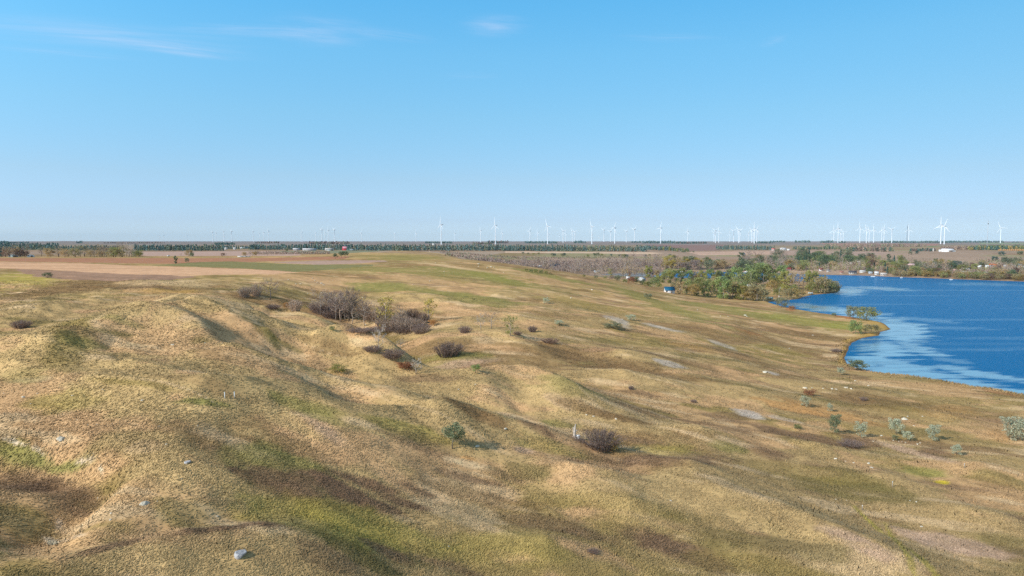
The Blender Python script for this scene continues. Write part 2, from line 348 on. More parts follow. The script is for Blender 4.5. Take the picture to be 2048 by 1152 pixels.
PATCH = [
    (380, 950, 110, 60, -10, 'tan', .7), (330, 1122, 260, 45, 0, 'tan', .65), (590, 850, 110, 30, 20, 'tan', .6),
    (650, 862, 80, 22, 30, 'pink', .5), (60, 915, 70, 25, 10, 'green', .8), (130, 935, 70, 18, 5, 'green', .8),
    (30, 890, 40, 20, 0, 'brightgreen', .5), (70, 975, 100, 18, -3, 'purple', .8), (50, 1040, 80, 45, 0, 'olive', .6),
    (60, 1130, 70, 40, 0, 'olive', .5), (230, 1090, 120, 9, -16, 'purple', .8), (430, 1058, 120, 8, -9, 'purple', .8), (525, 1045, 45, 9, -3, 'purple', .8),
    (560, 915, 110, 28, 10, 'green', .7), (480, 925, 50, 25, 0, 'green', .6), (490, 948, 45, 9, 5, 'purple', .85), (560, 955, 70, 13, 5, 'purple', .9), (650, 962, 80, 15, 4, 'purple', .9), (740, 968, 80, 14, 3, 'purple', .85), (830, 978, 70, 12, 5, 'purple', .7),
    (560, 985, 60, 12, 8, 'purple', .8), (640, 998, 80, 15, 6, 'purple', .9), (730, 1005, 80, 15, 4, 'purple', .9), (820, 1010, 60, 12, 4, 'purple', .8), (700, 1025, 90, 8, 3, 'purple', .7),
     (600, 1042, 160, 22, 5, 'yellowgreen', .6), (760, 1058, 150, 34, 5, 'yellowgreen', .6),
    (720, 1112, 110, 18, 15, 'darkolive', .7), (780, 1108, 60, 13, 10, 'purple', .6), (650, 1110, 60, 22, 10, 'purple', .5),
    (400, 803, 75, 9, -8, 'green', .8), (600, 810, 80, 14, 10, 'green', .7), (640, 832, 50, 14, 20, 'green', .6),
    (725, 847, 38, 7, 0, 'straw', .8), (50, 760, 60, 20, 0, 'green', .5), (110, 1088, 18, 5, 10, 'straw', .9), (25, 884, 26, 4, 20, 'straw', .6),
    (165, 920, 14, 4, 10, 'straw', .6), (290, 895, 40, 11, 0, 'pink', .3), (260, 765, 90, 6, 12, 'olive', .6), (100, 810, 90, 30, 0, 'yellowgreen', .35),
    (810, 860, 75, 16, 0, 'yellowgreen', .7), (860, 900, 110, 20, 5, 'purple', .5), (930, 927, 65, 11, 0, 'straw', .8),
    (935, 917, 22, 4, 0, 'orange', .8), (930, 955, 90, 10, 5, 'purple', .7), (1048, 902, 26, 7, 0, 'pink', .8),
    (1100, 895, 80, 16, 5, 'yellowgreen', .5), (1060, 942, 90, 20, 0, 'darkolive', .55), (1290, 920, 110, 14, 0, 'purple', .85),
    (1390, 915, 60, 12, 0, 'purple', .7), (1330, 900, 90, 13, 0, 'yellowgreen', .5), (940, 990, 160, 18, 3, 'brown', .5),
    (1100, 1050, 110, 14, 8, 'purple', .7), (1000, 1092, 130, 35, 0, 'yellowgreen', .4), (1350, 1098, 110, 22, 12, 'purple', .85),
    (960, 832, 70, 10, 8, 'brown', .8), (1080, 856, 60, 8, 8, 'purple', .8), (1115, 848, 40, 7, 0, 'green', .7), (1180, 845, 50, 6, 5, 'straw', .6),
    (850, 758, 60, 8, 0, 'purple', .6), (880, 736, 50, 11, 0, 'green', .5), (930, 725, 70, 11, -5, 'pink', .6), (1100, 790, 60, 24, 30, 'tan', .5),
    (1115, 802, 36, 12, 30, 'pink', .4), (1200, 826, 90, 11, 8, 'brown', .8), (1130, 757, 80, 11, 0, 'green', .5), (1280, 741, 120, 13, 5, 'brown', .8),
    (1495, 826, 34, 8, 12, 'grey', .9), (1565, 838, 40, 3, 6, 'grey', .6), (1340, 727, 32, 5, 5, 'grey', .7), (1545, 746, 12, 3, 8, 'grey', .7),
    (1235, 638, 26, 3, 8, 'grey', .6), (1325, 656, 34, 3, 6, 'grey', .6), (1445, 690, 30, 3, 10, 'grey', .5),
    (1390, 870, 75, 4, 15, 'straw', .8), (1480, 888, 55, 6, 5, 'straw', .8), (1540, 876, 55, 4, 12, 'straw', .6),
    (1570, 812, 70, 7, 6, 'orange', .8), (1660, 828, 90, 9, 8, 'orange', .7), (1600, 772, 130, 10, 3, 'tan', .6),
    (1560, 865, 110, 9, 8, 'purple', .8), (1640, 876, 50, 8, 8, 'purple', .7), (1720, 882, 50, 12, 10, 'purple', .8), (1740, 800, 80, 13, 5, 'brown', .7),
    (1540, 905, 50, 10, 5, 'purple', .7), (1460, 895, 40, 9, 0, 'green', .6), (1485, 980, 75, 7, 11, 'straw', .6), (1830, 905, 100, 7, 15, 'pink', .7),
    (1870, 905, 40, 10, 5, 'purple', .7), (1860, 945, 60, 14, 3, 'brightgreen', .7), (1885, 965, 18, 5, 0, 'yellow', .9),
    (1700, 985, 130, 22, 5, 'darkolive', .6), (2005, 1002, 70, 7, 10, 'straw', .7), (1715, 1086, 75, 13, 24, 'pink', .8), (1900, 1088, 120, 20, 12, 'pink', .8),
    (1820, 1070, 60, 10, 12, 'pink', .6), (1735, 1040, 45, 4, 38, 'yellowgreen', .85), (1795, 1085, 45, 4, 38, 'yellowgreen', .85), (1850, 1126, 45, 5, 38, 'yellowgreen', .85),
    (1990, 972, 60, 14, 5, 'brown', .4), (1520, 1052, 200, 10, 14, 'tan', .5), (1900, 820, 150, 36, 0, 'olive', .3), (1900, 826, 60, 9, 0, 'orange', .3),
    (2000, 872, 60, 13, 5, 'orange', .3), (1620, 950, 120, 16, 3, 'olive', .4), (1250, 1000, 140, 20, 4, 'olive', .35), (1500, 1130, 160, 22, 6, 'olive', .4),
    (600, 557, 90, 8, 3, 'pinktan', .7), (700, 565, 80, 9, 3, 'pinktan', .6), (740, 577, 70, 8, 3, 'green', .8), (860, 584, 140, 7, 5, 'green', .7),
    (950, 550, 120, 8, 5, 'green', .8), (985, 553, 60, 5, 5, 'brightgreen', .6), (850, 560, 110, 7, 3, 'pinktan', .6), (800, 540, 120, 7, 0, 'green', .6),
    (800, 513, 90, 7, 0, 'green', .6), (920, 526, 70, 5, 8, 'brown', .5), (900, 533, 80, 2.5, 5, 'straw', .5), (960, 600, 100, 10, 5, 'green', .6),
    (930, 620, 90, 8, 8, 'pinktan', .7), (530, 660, 60, 11, 25, 'darkolive', .7), (500, 660, 40, 18, 25, 'pinktan', .5), (570, 690, 50, 9, 10, 'darkolive', .6),
    (650, 685, 70, 11, 8, 'brown', .6), (660, 706, 60, 6, 5, 'brown', .6), (720, 660, 60, 7, 8, 'purple', .7), (860, 655, 60, 4, 0, 'straw', .6),
    (860, 675, 70, 5, -5, 'pinktan', .7), (920, 711, 70, 9, 0, 'green', .7), (970, 680, 30, 12, 0, 'straw', .5), (810, 733, 20, 5, 15, 'rust', .8),
    (180, 570, 130, 9, -3, 'brown', .8), (60, 590, 90, 9, -8, 'brown', .7), (50, 560, 80, 11, -3, 'yellowgreen', .7), (330, 565, 100, 4, 0, 'straw', .4),
    (320, 582, 80, 6, 0, 'ochre', .5), (430, 595, 60, 5, 8, 'pinktan', .7), (340, 625, 60, 20, -25, 'tan', .7), (380, 650, 50, 10, -15, 'tan', .6),
    (150, 640, 50, 10, -8, 'olive', .6), (240, 640, 60, 10, 0, 'green', .4), (240, 668, 60, 7, -10, 'darkolive', .6), (180, 690, 70, 11, -8, 'green', .5),  # the dark olive streak is hillside shade painted into the ground
    (160, 660, 50, 8, 0, 'purple', .5), (60, 695, 60, 11, -20, 'tan', .5), (420, 706, 50, 20, 20, 'brown', .5), (400, 682, 30, 11, 0, 'darkolive', .5),
    (200, 735, 90, 8, 0, 'tan', .4), (400, 760, 110, 11, 8, 'brown', .4),
    (1100, 552, 80, 5, 5, 'green', .7), (1095, 560, 45, 5, 5, 'pinktan', .6), (1300, 600, 130, 9, 12, 'green', .7), (1450, 616, 100, 7, 5, 'green', .7),
    (1600, 640, 110, 9, 6, 'brightgreen', .8), (1690, 650, 60, 8, 3, 'brightgreen', .8), (1060, 600, 30, 4, 0, 'brown', .7), (1165, 581, 20, 3, 0, 'brown', .7),
    (1100, 630, 80, 6, 3, 'brown', .5), (1060, 650, 80, 8, 5, 'pinktan', .5), (1170, 660, 40, 5, 5, 'straw', .5), (1180, 610, 120, 9, 5, 'olive', .5),
    (1580, 665, 130, 7, 3, 'brown', .7), (1620, 691, 90, 3, 4, 'straw', .6), (1380, 690, 60, 5, 5, 'rust', .35), (1500, 665, 30, 3, 3, 'rust', .5),
    (1420, 650, 70, 5, 5, 'pinktan', .4), (1755, 649, 24, 6, 8, 'reed', .9), (1735, 669, 34, 4, -6, 'reed', .9), (1703, 682, 24, 5, -25, 'reed', .9),
    (1690, 702, 9, 12, 0, 'reed', .9), (1685, 720, 10, 9, 0, 'reed', .9), (1660, 712, 18, 4, 0, 'straw', .8), (1690, 670, 26, 3, 0, 'straw', .7),
    (1580, 619, 10, 3, 5, 'rust', .9), (1690, 633, 24, 2, 4, 'rust', .9), (1990, 784, 50, 3, 8, 'rust', .5), (1900, 770, 50, 3, 8, 'rust', .3),
    (1500, 720, 90, 6, 4, 'brown', .5), (1430, 735, 60, 6, 3, 'pinktan', .5), (1560, 700, 60, 5, 3, 'olive', .5), (1250, 680, 90, 6, 4, 'olive', .5),
    (30, 884, 34, 5, 22, 'sand', .9), (75, 899, 22, 5, 30, 'sand', .7), (170, 923, 28, 5, 8, 'sand', .85), (202, 940, 14, 7, 50, 'sand', .8), (105, 1087, 28, 8, 12, 'sand', 1), (118, 1050, 9, 16, 10, 'sand', .6), (150, 1075, 30, 4, 8, 'sand', .5),
    (345, 769, 100, 1.6, 14, 'straw', .8), (470, 672, 70, 1.5, 24, 'straw', .7), (560, 738, 90, 1.5, 10, 'straw', .6), (700, 768, 90, 1.6, 18, 'straw', .6), (850, 818, 90, 1.6, 14, 'straw', .5), (640, 700, 60, 1.3, 14, 'straw', .6), (1180, 795, 40, 2, 35, 'straw', .5), (1300, 755, 90, 1.6, 6, 'straw', .5), (1600, 846, 60, 1.5, 8, 'straw', .6), (1290, 820, 70, 1.5, 6, 'straw', .5), (1950, 905, 70, 2, 3, 'straw', .6),
    (1120, 700, 60, 12, 10, 'brown', .6), (1030, 700, 50, 10, 10, 'brown', .5),
]
FIELDS = [   # photograph outline, colour, stripe contrast
    ([(-200, 517), (0, 516.2), (300, 516), (500, 516), (700, 512.5), (690, 518), (512, 523.3), (400, 527), (300, 527), (180, 525), (0, 522.5), (-200, 522)], (178, 126, 92), .06),
    ([(-200, 522.5), (0, 523.5), (150, 526), (260, 531), (450, 536.5), (600, 545), (540, 549), (430, 550), (300, 552), (100, 540), (0, 537), (-200, 533)], (208, 164, 122), .13),
    ([(30, 538), (110, 541), (250, 548), (400, 553), (320, 560), (150, 560), (70, 552), (40, 545)], (164, 130, 104), .06),
    ([(540, 524), (640, 521.3), (770, 520.8), (775, 523), (700, 528), (640, 529.3), (590, 527.5)], (178, 148, 130), .05),
    ([(270, 503.5), (480, 502.5), (600, 502), (600, 511), (470, 511.5), (290, 512)], (188, 158, 142), .05),
    ([(700, 502), (1010, 502.5), (1010, 505), (760, 505)], (170, 150, 128), .05),
    ([(1010, 502.6), (1300, 504.2), (1330, 506.5), (1300, 508.5), (1160, 506.3), (1010, 505.5)], (206, 178, 150), .05),
    ([(1290, 489.5), (1450, 489.5), (1440, 501), (1370, 502), (1300, 499)], (146, 120, 114), .04),
    ([(1370, 503.5), (1540, 502.5), (1545, 509), (1400, 510.5)], (196, 164, 142), .05),
    ([(1540, 501), (1760, 503), (1790, 508), (1660, 514), (1540, 512)], (176, 150, 134), .1),
    ([(1540, 510.5), (1600, 511), (1590, 514.5), (1540, 514)], (132, 132, 98), .04),
    ([(1640, 486), (1880, 487.5), (1870, 492), (1660, 493)], (168, 128, 116), .05),
    ([(1850, 491.5), (1885, 492.2), (1860, 494)], (120, 140, 96), .02),
    ([(1960, 485.6), (2200, 485.6), (2200, 488), (1960, 488)], (140, 156, 120), .02),
    ([(400, 524), (460, 522.8), (600, 529), (760, 530), (640, 541), (590, 544), (470, 536), (300, 530.5)], (136, 132, 82), .05),
    ([(560, 502), (760, 501), (760, 503), (700, 506), (560, 505)], (138, 142, 112), .03),
]


def axis_metric(px, py):
    """metres per photograph pixel on the ground at a point: across, and away from the camera"""
    x, y = locate(px, py)
    z0 = float(height(x, y))
    u = x / y
    h = y * 0.02 + 1.0
    zp = (float(height(u * (y + h), y + h)) - float(height(u * max(y - h, 18), max(y - h, 18)))) / (y + h - max(y - h, 18))
    flat = (CAMZ - z0) / y ** 2
    g = max(flat + zp / y, 0.35 * flat)
    return x, y, y / F, 1.0 / (F * g)


def in_poly(poly, x, y):
    inside = np.zeros(x.shape, bool)
    n = len(poly)
    for i in range(n):
        ax, ay = poly[i]
        bx, by = poly[(i + 1) % n]
        inside ^= ((ay > y) != (by > y)) & (x < (bx - ax) * (y - ay) / ((by - ay) if abs(by - ay) > 1e-12 else 1e-12) + ax)
    return inside


def mix(c, k, w):
    return c + (k - c) * w[..., None]


PM = [(axis_metric(p[0], p[1]), p) for p in PATCH]
FM = []
for pts, colr, st in FIELDS:
    fc_ = lin(colr) * 0.8
    fc_ = fc_ + (fc_.mean() - fc_) * 0.16
    FM.append(([locate(px, py, 0, 250) for px, py in pts], fc_ * GAIN, st))


def paint(x, y, add, sd):
    """albedo of the land at points given as 2-D or 1-D arrays"""
    u = x / y
    # plant communities follow the contours, longer than they are deep
    ax, ay = (x * 0.95 - y * 0.30) / 1.9, (x * 0.30 + y * 0.95)
    n1 = fbm(ax / 38, ay / 38, 4, 101)
    n2 = fbm(ax / 11, ay / 11, 4, 131)
    n3 = fbm(ax / 3.8, ay / 3.8, 3, 151)
    n4 = fbm(x / 1.5, y / 1.5, 3, 171)
    c = np.broadcast_to(CLS['base'], x.shape + (3,)).copy()
    c = mix(c, CLS['tan'], 0.6 * sstep(0.5, 2.6, add) * sstep(-0.5, 0.5, n2 + 0.3 * n3 + 0.25))
    c = mix(c, CLS['brown'], 0.72 * sstep(0.0, 0.34, n1 + 0.7 * n2 + 0.2 * n3 - 0.12 * add))
    c = mix(c, CLS['olive'], 0.6 * sstep(0.02, 0.4, -n1 + 0.5 * n2 - 0.1 * add))
    c = mix(c, CLS['pinktan'], 0.75 * sstep(0.12, 0.4, n2 - 0.4 * n1 + 0.3 * n3))
    c = mix(c, CLS['straw'], 0.6 * sstep(0.3, 0.5, fbm(ax / 8 + 40, ay / 5, 3, 181)))
    c = mix(c, CLS['purple'], 0.6 * sstep(0.28, 0.46, fbm(ax / 10 - 30, ay / 7, 3, 191) - 0.08 * add))
    c = mix(c, CLS['darkolive'], 0.55 * sstep(0.22, 0.5, -n2 + 0.35 * n3 - 0.12 * add))
    wn = 0.55 * n2 + 0.5 * n3 + 0.25 * n4
    for (X0, Y0_, mx, my), (px, py, rx, ry, rot, k, s) in PM:
        a = math.radians(rot)
        R = max(rx, ry) * max(mx, my) * 2.2
        m = (np.abs(x - X0) < R) & (np.abs(y - Y0_) < R)
        if not m.any():
            continue
        xs, ys = x[m], y[m]
        # frame turned to the line of sight so that the patch lies across it
        ca, sa = math.cos(math.atan2(X0, Y0_)), math.sin(math.atan2(X0, Y0_))
        dx, dy = xs - X0, ys - Y0_
        # lateral runs along constant y (image rows), depth along the ray
        dpx = (dx - dy * X0 / Y0_) / mx
        dpy = -dy / my
        qa = (dpx * math.cos(a) + dpy * math.sin(a)) / rx
        qb = (-dpx * math.sin(a) + dpy * math.cos(a)) / ry
        q = np.sqrt(qa * qa + qb * qb) + 0.95 * wn[m]
        w = s * sstep(1.25, 0.62, q) * np.clip(1.05 + 0.5 * n3[m], 0.4, 1.15)
        c[m] = c[m] + (CLS[k] - c[m]) * w[:, None]
    # far country
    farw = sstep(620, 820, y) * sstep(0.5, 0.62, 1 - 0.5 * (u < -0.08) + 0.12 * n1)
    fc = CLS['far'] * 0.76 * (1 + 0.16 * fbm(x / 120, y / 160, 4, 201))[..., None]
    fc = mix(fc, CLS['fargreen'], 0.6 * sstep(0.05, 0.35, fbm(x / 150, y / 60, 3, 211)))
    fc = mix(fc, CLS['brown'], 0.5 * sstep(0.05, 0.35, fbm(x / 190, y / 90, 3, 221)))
    fc = mix(fc, lin((132, 130, 134)) * GAIN * 0.8, 0.7 * sstep(1700, 3200, y))  # distance haze painted into the land colour as blue grey
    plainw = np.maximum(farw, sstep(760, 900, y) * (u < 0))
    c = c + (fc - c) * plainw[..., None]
    for poly, colr, st in FM:
        P = np.array(poly)
        m = (x > P[:, 0].min()) & (x < P[:, 0].max()) & (y > P[:, 1].min()) & (y < P[:, 1].max())
        if not m.any():
            continue
        xs, ys = x[m], y[m]
        ins = in_poly(poly, xs + 3 * n3[m], ys + 3 * n2[m])
        rowc = 1 + st * (1.6 * fbm((xs * 0.1 + ys) / 14, (xs - ys * 0.1) / 900, 3, 231) + 0.9 * fbm((xs * 0.1 + ys) / 60, xs / 700, 2, 233))
        cc = c[m]
        cc[ins] = colr * rowc[ins][:, None]
        c[m] = cc
    # wet edge, shore mud
    c = mix(c, CLS['purple'] * 0.7, 0.8 * sstep(1.6, 0.2, sd) * (sd < 4))
    c = c * (1 + 0.13 * n3 + 0.15 * n4 + 0.06 * n2)[..., None]
    c = c * np.array([1.065, 0.965, 0.875])
    c = c + (c.mean(-1, keepdims=True) - c) * 0.04
    return np.clip(c, 0.004, 0.9)


# ----------------------------------------------------------------- mesh helpers
def raw_mesh(name, V, polys, smooth=False):
    """polys: list of (n,k) index arrays"""
    me = bpy.data.meshes.new(name)
    V = np.asarray(V, np.float32)
    me.vertices.add(len(V))
    me.vertices.foreach_set("co", V.ravel())
    loops = np.concatenate([p.ravel() for p in polys]).astype(np.int32)
    tot = np.concatenate([np.full(len(p), p.shape[1], np.int32) for p in polys])
    start = np.concatenate([[0], np.cumsum(tot)[:-1]]).astype(np.int32)
    me.loops.add(len(loops))
    me.loops.foreach_set("vertex_index", loops)
    me.polygons.add(len(tot))
    me.polygons.foreach_set("loop_start", start)
    me.polygons.foreach_set("loop_total", tot)
    if smooth:
        me.polygons.foreach_set("use_smooth", np.ones(len(tot), bool))
    me.update(calc_edges=True)
    return me


def add_colors(me, cols, name="tint"):
    at = me.color_attributes.new(name, 'FLOAT_COLOR', 'POINT')
    a = np.ones((len(me.vertices), 4), np.float32)
    a[:, :3] = cols
    at.data.foreach_set("color", a.ravel())


def put(name, me, mat=None, parent=None, loc=None, label=None, cat=None, kind=None, group=None):
    o = bpy.data.objects.new(name, me)
    COL.objects.link(o)
    if mat is not None and me is not None and not me.materials:
        me.materials.append(mat)
    if parent is not None:
        o.parent = parent
    if loc is not None:
        o.location = loc
    tag(o, label, cat, kind, group)
    return o


def tag(o, label=None, cat=None, kind=None, group=None):
    if label:
        o["label"] = label
    if cat:
        o["category"] = cat
    if kind:
        o["kind"] = kind
    if group:
        o["group"] = group
    return o


def new_mat(name):
    m = bpy.data.materials.new(name)
    m.use_nodes = True
    nt = m.node_tree
    nt.nodes.clear()
    out = nt.nodes.new("ShaderNodeOutputMaterial")
    return m, nt, out


def N(nt, t, **kw):
    n = nt.nodes.new(t)
    for k, v in kw.items():
        if k in n.inputs:
            n.inputs[k].default_value = v
        else:
            setattr(n, k, v)
    return n


# ----------------------------------------------------------------- ground
def ground_material():
    m, nt, out = new_mat("prairie_ground")
    L = nt.links.new
    b = N(nt, "ShaderNodeBsdfPrincipled", Roughness=1.0)
    b.inputs["Specular IOR Level"].default_value = 0.0
    at = N(nt, "ShaderNodeVertexColor", layer_name="tint")
    geo = N(nt, "ShaderNodeNewGeometry")
    n1 = N(nt, "ShaderNodeTexNoise", Scale=1.7, Detail=6.0, Roughness=0.7)
    n2 = N(nt, "ShaderNodeTexNoise", Scale=0.31, Detail=5.0, Roughness=0.65)
    L(geo.outputs["Position"], n1.inputs["Vector"])
    L(geo.outputs["Position"], n2.inputs["Vector"])
    r1 = N(nt, "ShaderNodeMapRange")
    r1.inputs[1].default_value, r1.inputs[2].default_value = 0.3, 0.7
    r1.inputs[3].default_value, r1.inputs[4].default_value = 0.82, 1.17
    L(n1.outputs["Fac"], r1.inputs[0])
    r2 = N(nt, "ShaderNodeMapRange")
    r2.inputs[1].default_value, r2.inputs[2].default_value = 0.3, 0.7
    r2.inputs[3].default_value, r2.inputs[4].default_value = 0.84, 1.15
    L(n2.outputs["Fac"], r2.inputs[0])
    mu = N(nt, "ShaderNodeMath", operation='MULTIPLY')
    L(r1.outputs[0], mu.inputs[0])
    L(r2.outputs[0], mu.inputs[1])
    vm = N(nt, "ShaderNodeVectorMath", operation='SCALE')
    L(at.outputs["Color"], vm.inputs[0])
    L(mu.outputs[0], vm.inputs["Scale"])
    L(vm.outputs[0], b.inputs["Base Color"])
    bp = N(nt, "ShaderNodeBump", Strength=0.45, Distance=0.2)
    L(n1.outputs["Fac"], bp.inputs["Height"])
    L(bp.outputs[0], b.inputs["Normal"])
    L(b.outputs[0], out.inputs[0])
    return m


# columns wider than the photograph on both sides; also the land beside and behind the viewpoint
idx = np.arange(NR * NU).reshape(NR, NU)
quads = np.stack([idx[:-1, :-1], idx[:-1, 1:], idx[1:, 1:], idx[1:, :-1]], -1).reshape(-1, 4)
V = np.stack([XX, YY, ZZ], -1).reshape(-1, 3)
gme = raw_mesh("prairie", V, [quads], True)
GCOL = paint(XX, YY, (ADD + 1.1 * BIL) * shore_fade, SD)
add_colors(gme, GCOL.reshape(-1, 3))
ground = put("prairie_ground", gme, ground_material(), label="rolling autumn prairie with tan grass hills, ploughed fields and far plain", kind="structure")


gy_, gx_ = np.gradient(ZZ)
dzdu = gx_ / (US[1] - US[0])
dzdl = gy_ / (LN[1] - LN[0])
# z(u, l) with u = x / y, l = ln y
ZX = dzdu / YY
ZY = (dzdl - UU * dzdu) / YY


def land_normal(x, y):
    u, l = x / y, np.log(y)
    n = np.stack([-bil(ZX, -UMAX, UMAX, LN[0], LN[-1], u, l), -bil(ZY, -UMAX, UMAX, LN[0], LN[-1], u, l), np.ones_like(x)], -1)
    return n / np.linalg.norm(n, axis=1)[:, None]


def gcol(x, y):
    u, l = x / y, np.log(y)
    return np.stack([bil(GCOL[..., k], -UMAX, UMAX, LN[0], LN[-1], u, l) for k in range(3)], -1)


# ----------------------------------------------------------------- lake
def water_material():
    m, nt, out = new_mat("lake_water")
    L = nt.links.new
    b = N(nt, "ShaderNodeBsdfPrincipled", Roughness=0.12, IOR=1.33)
    at = N(nt, "ShaderNodeVertexColor", layer_name="calm")
    sep = N(nt, "ShaderNodeSeparateColor")
    L(at.outputs["Color"], sep.inputs[0])
    geo = N(nt, "ShaderNodeNewGeometry")
    mp = N(nt, "ShaderNodeMapping")
    mp.inputs["Scale"].default_value = (0.28, 0.9, 1)
    L(geo.outputs["Position"], mp.inputs[0])
    wv = N(nt, "ShaderNodeTexNoise", Scale=0.9, Detail=5.0, Roughness=0.65)
    L(mp.outputs[0], wv.inputs["Vector"])
    st = N(nt, "ShaderNodeMapRange")
    st.inputs[3].default_value, st.inputs[4].default_value = 0.55, 0.03
    L(sep.outputs[0], st.inputs[0])
    bp = N(nt, "ShaderNodeBump", Distance=0.6)
    L(st.outputs[0], bp.inputs["Strength"])
    L(wv.outputs["Fac"], bp.inputs["Height"])
    L(bp.outputs[0], b.inputs["Normal"])
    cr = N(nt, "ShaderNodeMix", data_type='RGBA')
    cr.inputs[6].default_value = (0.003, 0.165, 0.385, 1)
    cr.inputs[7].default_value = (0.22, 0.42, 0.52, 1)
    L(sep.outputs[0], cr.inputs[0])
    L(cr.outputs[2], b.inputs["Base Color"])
    sl = N(nt, "ShaderNodeMapRange")
    sl.inputs[3].default_value, sl.inputs[4].default_value = 0.5, 0.5
    L(sep.outputs[0], sl.inputs[0])
    L(sl.outputs[0], b.inputs["Specular IOR Level"])
    io = N(nt, "ShaderNodeMapRange")
    io.inputs[3].default_value, io.inputs[4].default_value = 1.03, 1.6
    L(sep.outputs[0], io.inputs[0])
    L(io.outputs[0], b.inputs["IOR"])
    rr = N(nt, "ShaderNodeMapRange")
    rr.inputs[3].default_value, rr.inputs[4].default_value = 0.22, 0.04
    L(sep.outputs[0], rr.inputs[0])
    L(rr.outputs[0], b.inputs["Roughness"])
    L(b.outputs[0], out.inputs[0])
    return m


lu = np.linspace(-0.05, 1.22, 620)
ll = np.linspace(math.log(115), math.log(1500), 520)
LU, LLn = np.meshgrid(lu, ll)
LY = np.exp(LLn)
LX = LU * LY
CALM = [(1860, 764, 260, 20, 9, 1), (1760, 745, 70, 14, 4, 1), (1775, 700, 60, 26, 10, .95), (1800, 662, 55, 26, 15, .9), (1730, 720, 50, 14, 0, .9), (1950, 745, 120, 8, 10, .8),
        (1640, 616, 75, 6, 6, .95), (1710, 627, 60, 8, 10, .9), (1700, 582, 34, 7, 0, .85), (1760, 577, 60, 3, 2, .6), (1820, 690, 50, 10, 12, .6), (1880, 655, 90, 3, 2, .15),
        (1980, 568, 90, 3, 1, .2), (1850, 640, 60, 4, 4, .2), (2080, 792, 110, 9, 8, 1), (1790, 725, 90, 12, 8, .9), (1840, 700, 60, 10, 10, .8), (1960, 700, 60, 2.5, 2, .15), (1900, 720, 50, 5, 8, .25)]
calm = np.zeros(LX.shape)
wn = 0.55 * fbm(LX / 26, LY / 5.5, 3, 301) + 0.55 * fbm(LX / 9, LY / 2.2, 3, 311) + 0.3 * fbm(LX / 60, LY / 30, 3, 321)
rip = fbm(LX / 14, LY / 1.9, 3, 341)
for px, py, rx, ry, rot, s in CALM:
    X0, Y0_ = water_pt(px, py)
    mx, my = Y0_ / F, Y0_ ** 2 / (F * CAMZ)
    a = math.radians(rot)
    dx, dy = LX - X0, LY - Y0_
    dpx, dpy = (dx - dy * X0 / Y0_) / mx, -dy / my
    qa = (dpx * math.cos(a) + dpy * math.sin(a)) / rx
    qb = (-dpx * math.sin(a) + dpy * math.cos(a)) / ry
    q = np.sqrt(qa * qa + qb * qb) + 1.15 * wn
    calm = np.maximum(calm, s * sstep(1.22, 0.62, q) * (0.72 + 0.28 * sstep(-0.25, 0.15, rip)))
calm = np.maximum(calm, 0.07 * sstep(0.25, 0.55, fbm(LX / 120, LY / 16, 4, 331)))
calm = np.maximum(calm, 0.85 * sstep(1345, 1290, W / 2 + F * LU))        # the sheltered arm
keep = poly_sd(LAKE, LX, LY) < 14
lidx = np.arange(LX.size).reshape(LX.shape)
lq = np.stack([lidx[:-1, :-1], lidx[:-1, 1:], lidx[1:, 1:], lidx[1:, :-1]], -1).reshape(-1, 4)
kq = keep.ravel()[lq].any(1)
lq = lq[kq]
used, inv = np.unique(lq, return_inverse=True)
lme = raw_mesh("lake", np.stack([LX, LY, np.zeros_like(LX)], -1).reshape(-1, 3)[used], [inv.reshape(-1, 4)], True)
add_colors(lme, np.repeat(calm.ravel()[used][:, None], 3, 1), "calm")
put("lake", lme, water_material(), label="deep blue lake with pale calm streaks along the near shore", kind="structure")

# ----------------------------------------------------------------- sky and sun
SUN_AZ = math.atan2(-0.82, -0.57)      # from +Y towards +X
SUN_EL = math.radians(31)
wd = bpy.data.worlds.new("World")
scene.world = wd
wd.use_nodes = True
nt = wd.node_tree
nt.nodes.clear()
L = nt.links.new
wo = nt.nodes.new("ShaderNodeOutputWorld")
bg = nt.nodes.new("ShaderNodeBackground")
sky = nt.nodes.new("ShaderNodeTexSky")
sky.sky_type = 'NISHITA'
sky.sun_disc = False
sky.sun_elevation = SUN_EL
sky.sun_rotation = SUN_AZ % (2 * math.pi)
sky.altitude = 400
sky.air_density = 1.0
sky.dust_density = 0.15
sky.ozone_density = 1.5
SKY_STRENGTH = 0.12
bg.inputs[1].default_value = SKY_STRENGTH
# thin cirrus on a high layer: direction -> point on a plane overhead
tc = nt.nodes.new("ShaderNodeTexCoord")
sx = nt.nodes.new("ShaderNodeSeparateXYZ")
L(tc.outputs["Generated"], sx.inputs[0])
zc_ = N(nt, "ShaderNodeMath", operation='MAXIMUM')
zc_.inputs[1].default_value = 0.02
L(sx.outputs[2], zc_.inputs[0])
px_ = N(nt, "ShaderNodeMath", operation='DIVIDE')
py_ = N(nt, "ShaderNodeMath", operation='DIVIDE')
L(sx.outputs[0], px_.inputs[0]); L(zc_.outputs[0], px_.inputs[1])
L(sx.outputs[1], py_.inputs[0]); L(zc_.outputs[0], py_.inputs[1])
cx = nt.nodes.new("ShaderNodeCombineXYZ")
L(px_.outputs[0], cx.inputs[0]); L(py_.outputs[0], cx.inputs[1])


